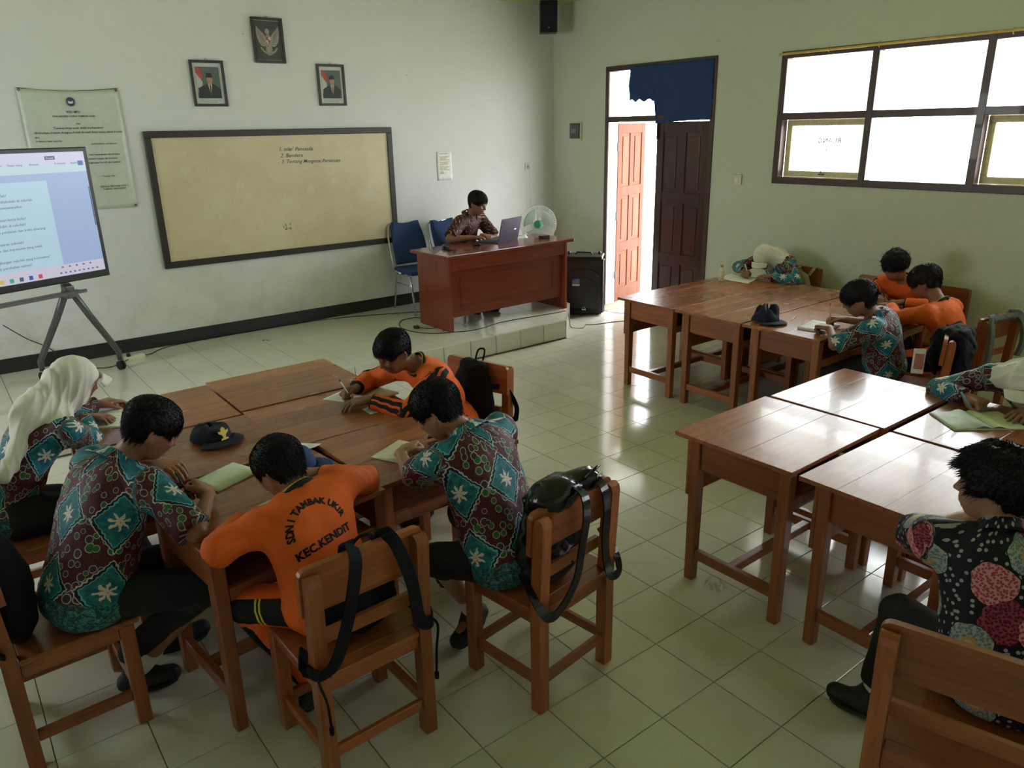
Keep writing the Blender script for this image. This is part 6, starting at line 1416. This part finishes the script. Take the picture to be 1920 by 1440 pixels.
# the orange boy's chair: bag on the seat side, straps looped over the board
t = pack_on(-2.395, -2.028, 1.5, 'black backpack with straps looped over the chair of the orange-backed boy', [('e', (.0, -.105, .56), (.150, .055, .115), 0), ('e', (.01, -.09, .50), (.135, .06, .06), .04)], 3, M_['pack'])
for sx, o in ((-1, -.015), (1, .045)):
    strap(t, smooth_pts([(o+sx*.035, -.135, .66), (o+sx*.030, -.165, .815), (o+sx*.035, -.235, .825), (o+sx*.050, -.265, .775), (o+sx*.085, -.268, .64), (sx*.15, -.262, .50), (sx*.192, -.252, .455), (sx*.222, -.225, .450), (sx*.228, -.17, .452), (sx*.20, -.12, .47)]), .042, M_['pack'], .007)
    q = B(); q.tube(smooth_pts([(sx*.205, -.245, .47), (sx*.22, -.262, .44), (sx*.205, -.27, .36), (sx*.200, -.268, .26)]), .0045, 6); q.tube([(sx*.200, -.268, .262), (sx*.200, -.268, .235)], .008, 6); q.done('strap_tail', M_['pack'], t)
q = B(); q.tube(smooth_pts([(-.02, -.16, .80), (-.01, -.20, .845), (.03, -.21, .845), (.045, -.165, .805)]), .006, 6); q.done('grab_loop', M_['pack'], t)
# the lone middle chair: shiny bag slumped over the board
t = pack_on(-1.655, -2.183, 7.5, 'shiny black leather-look backpack slumped over the back of the middle chair', [('e', (-.015, -.110, .63), (.175, .068, .20), 0), ('e', (-.045, -.16, .81), (.125, .075, .060), .05), ('e', (.075, -.195, .835), (.060, .045, .038), .03), ('e', (.0, -.12, .50), (.15, .06, .07), .04)], 8, M_['leather'], .009)
for sx, o in ((-1, .00), (1, .055)):
    strap(t, smooth_pts([(o+sx*.02, -.19, .845), (o+sx*.024, -.262, .835), (o+sx*.030, -.285, .76), (o+sx*.04, -.272, .62), (o+sx*.06+.01, -.258, .50), (sx*.14+.01, -.262, .425), (sx*.20, -.262, .415), (sx*.226, -.225, .47), (sx*.222, -.15, .56)]), .038, M_['leather'], .006)
q = B(); q.tube(smooth_pts([(.03, -.225, .86), (.05, -.25, .895), (.09, -.24, .895), (.10, -.21, .865)]), .006, 6); q.done('grab_loop', M_['leather'], t)
q = B(); q.box((.10, -.238, .855), (.03, .006, .018), .002); q.done('buckle', M_['chrome'], t)
# chair of the boy with striped sleeves
t = pack_on(-1.080, -.805, 105, 'flat black backpack on the chair behind the striped sleeve boy', [('e', (-.005, -.140, .66), (.135, .045, .165), 0), ('e', (.0, -.150, .785), (.100, .038, .035), .04), ('e', (-.01, -.12, .55), (.165, .050, .10), .05)], 14, M_['pack'])
q = B(); q.tube(smooth_pts([(.0, -.17, .81), (.0, -.20, .86), (-.04, -.205, .865), (-.05, -.175, .81)]), .006, 6); q.done('grab_loop', M_['pack'], t)
for sx in (-1, 1): strap(t, smooth_pts([(sx*.13, -.14, .68), (sx*.195, -.20, .66), (sx*.235, -.235, .56), (sx*.245, -.22, .50), (sx*.215, -.245, .47), (sx*.17, -.20, .49)]), .030, M_['pack'], .006)
# big bag over the chair at the lower left edge
t = pack_on(-3.185, -1.300, -88, 'black backpack on the dark chair at the lower left edge', [('e', (.07, -.155, .60), (.125, .075, .20), 0), ('e', (.075, -.16, .72), (.10, .06, .10), .05)], 19, M_['pack'])
strap(t, smooth_pts([(-.02, -.17, .78), (-.04, -.24, .80), (-.05, -.285, .70), (-.10, -.275, .55), (-.19, -.26, .47), (-.225, -.20, .48)]), .038, M_['pack'], .006)
strap(t, smooth_pts([(.12, -.17, .78), (.14, -.24, .80), (.16, -.285, .68), (.19, -.27, .50), (.225, -.21, .46)]), .038, M_['pack'], .006)
# chairs of the far right cluster
t = pack_on(1.575, -2.060, 22, 'soft black bag over the edge-on chair post behind the brown-haired boy', [('e', (-.06, -.285, .62), (.155, .060, .20), 0), ('e', (-.01, -.24, .79), (.15, .085, .050), .06), ('e', (.05, -.16, .66), (.13, .06, .14), .05)], 23, M_['pack'], .012)
strap(t, smooth_pts([(-.02, -.2, .82), (-.03, -.27, .80), (-.03, -.285, .70), (.0, -.27, .55), (.08, -.26, .47)]), .038, M_['pack'], .006)
q = B(); q.box((-.155, -.06, .63), (.006, .07, .16), .002, rz=.2); tg = q.done('name_tag', M_['paper'], t); q = B(); q.box((-.159, -.062, .63), (.003, .05, .10), .001, rz=.2); q.done('tag_print', plain('tag_pink', (.55, .20, .22), .6), tg)
t = pack_on(2.330, -2.080, -6, 'ruffled grey-black bag tied over the chair near the window wall', [('e', (-.05, -.12, .58), (.13, .06, .12), 0), ('e', (.02, -.21, .785), (.155, .05, .032), .05)], 31, M_['grey_cloth'], .012)
for sx in (-1, 1): strap(t, smooth_pts([(sx*.10, -.21, .80), (sx*.17, -.235, .79), (sx*.20, -.262, .72), (sx*.212, -.275, .60), (sx*.195, -.262, .50)]), .05, M_['grey_cloth'], .022)
t = pack_on(2.900, -.275, 92, 'beige backpack with two carrying straps on the wall chair behind the bent girl', [('e', (-.085, -.07, .62), (.115, .065, .15), 0), ('e', (-.085, -.075, .72), (.09, .055, .055), .04)], 37, M_['beige_cloth'])
for o in (-.165, -.025): strap(t, smooth_pts([(o, -.10, .74), (o-.01, -.17, .80), (o, -.22, .79)]), .028, M_['beige_cloth'], .006)
q = B(); q.tube(smooth_pts([(-.12, -.05, .755), (-.11, -.05, .80), (-.06, -.05, .80), (-.05, -.05, .755)]), .005, 6); q.done('grab_loop', M_['beige_cloth'], t)
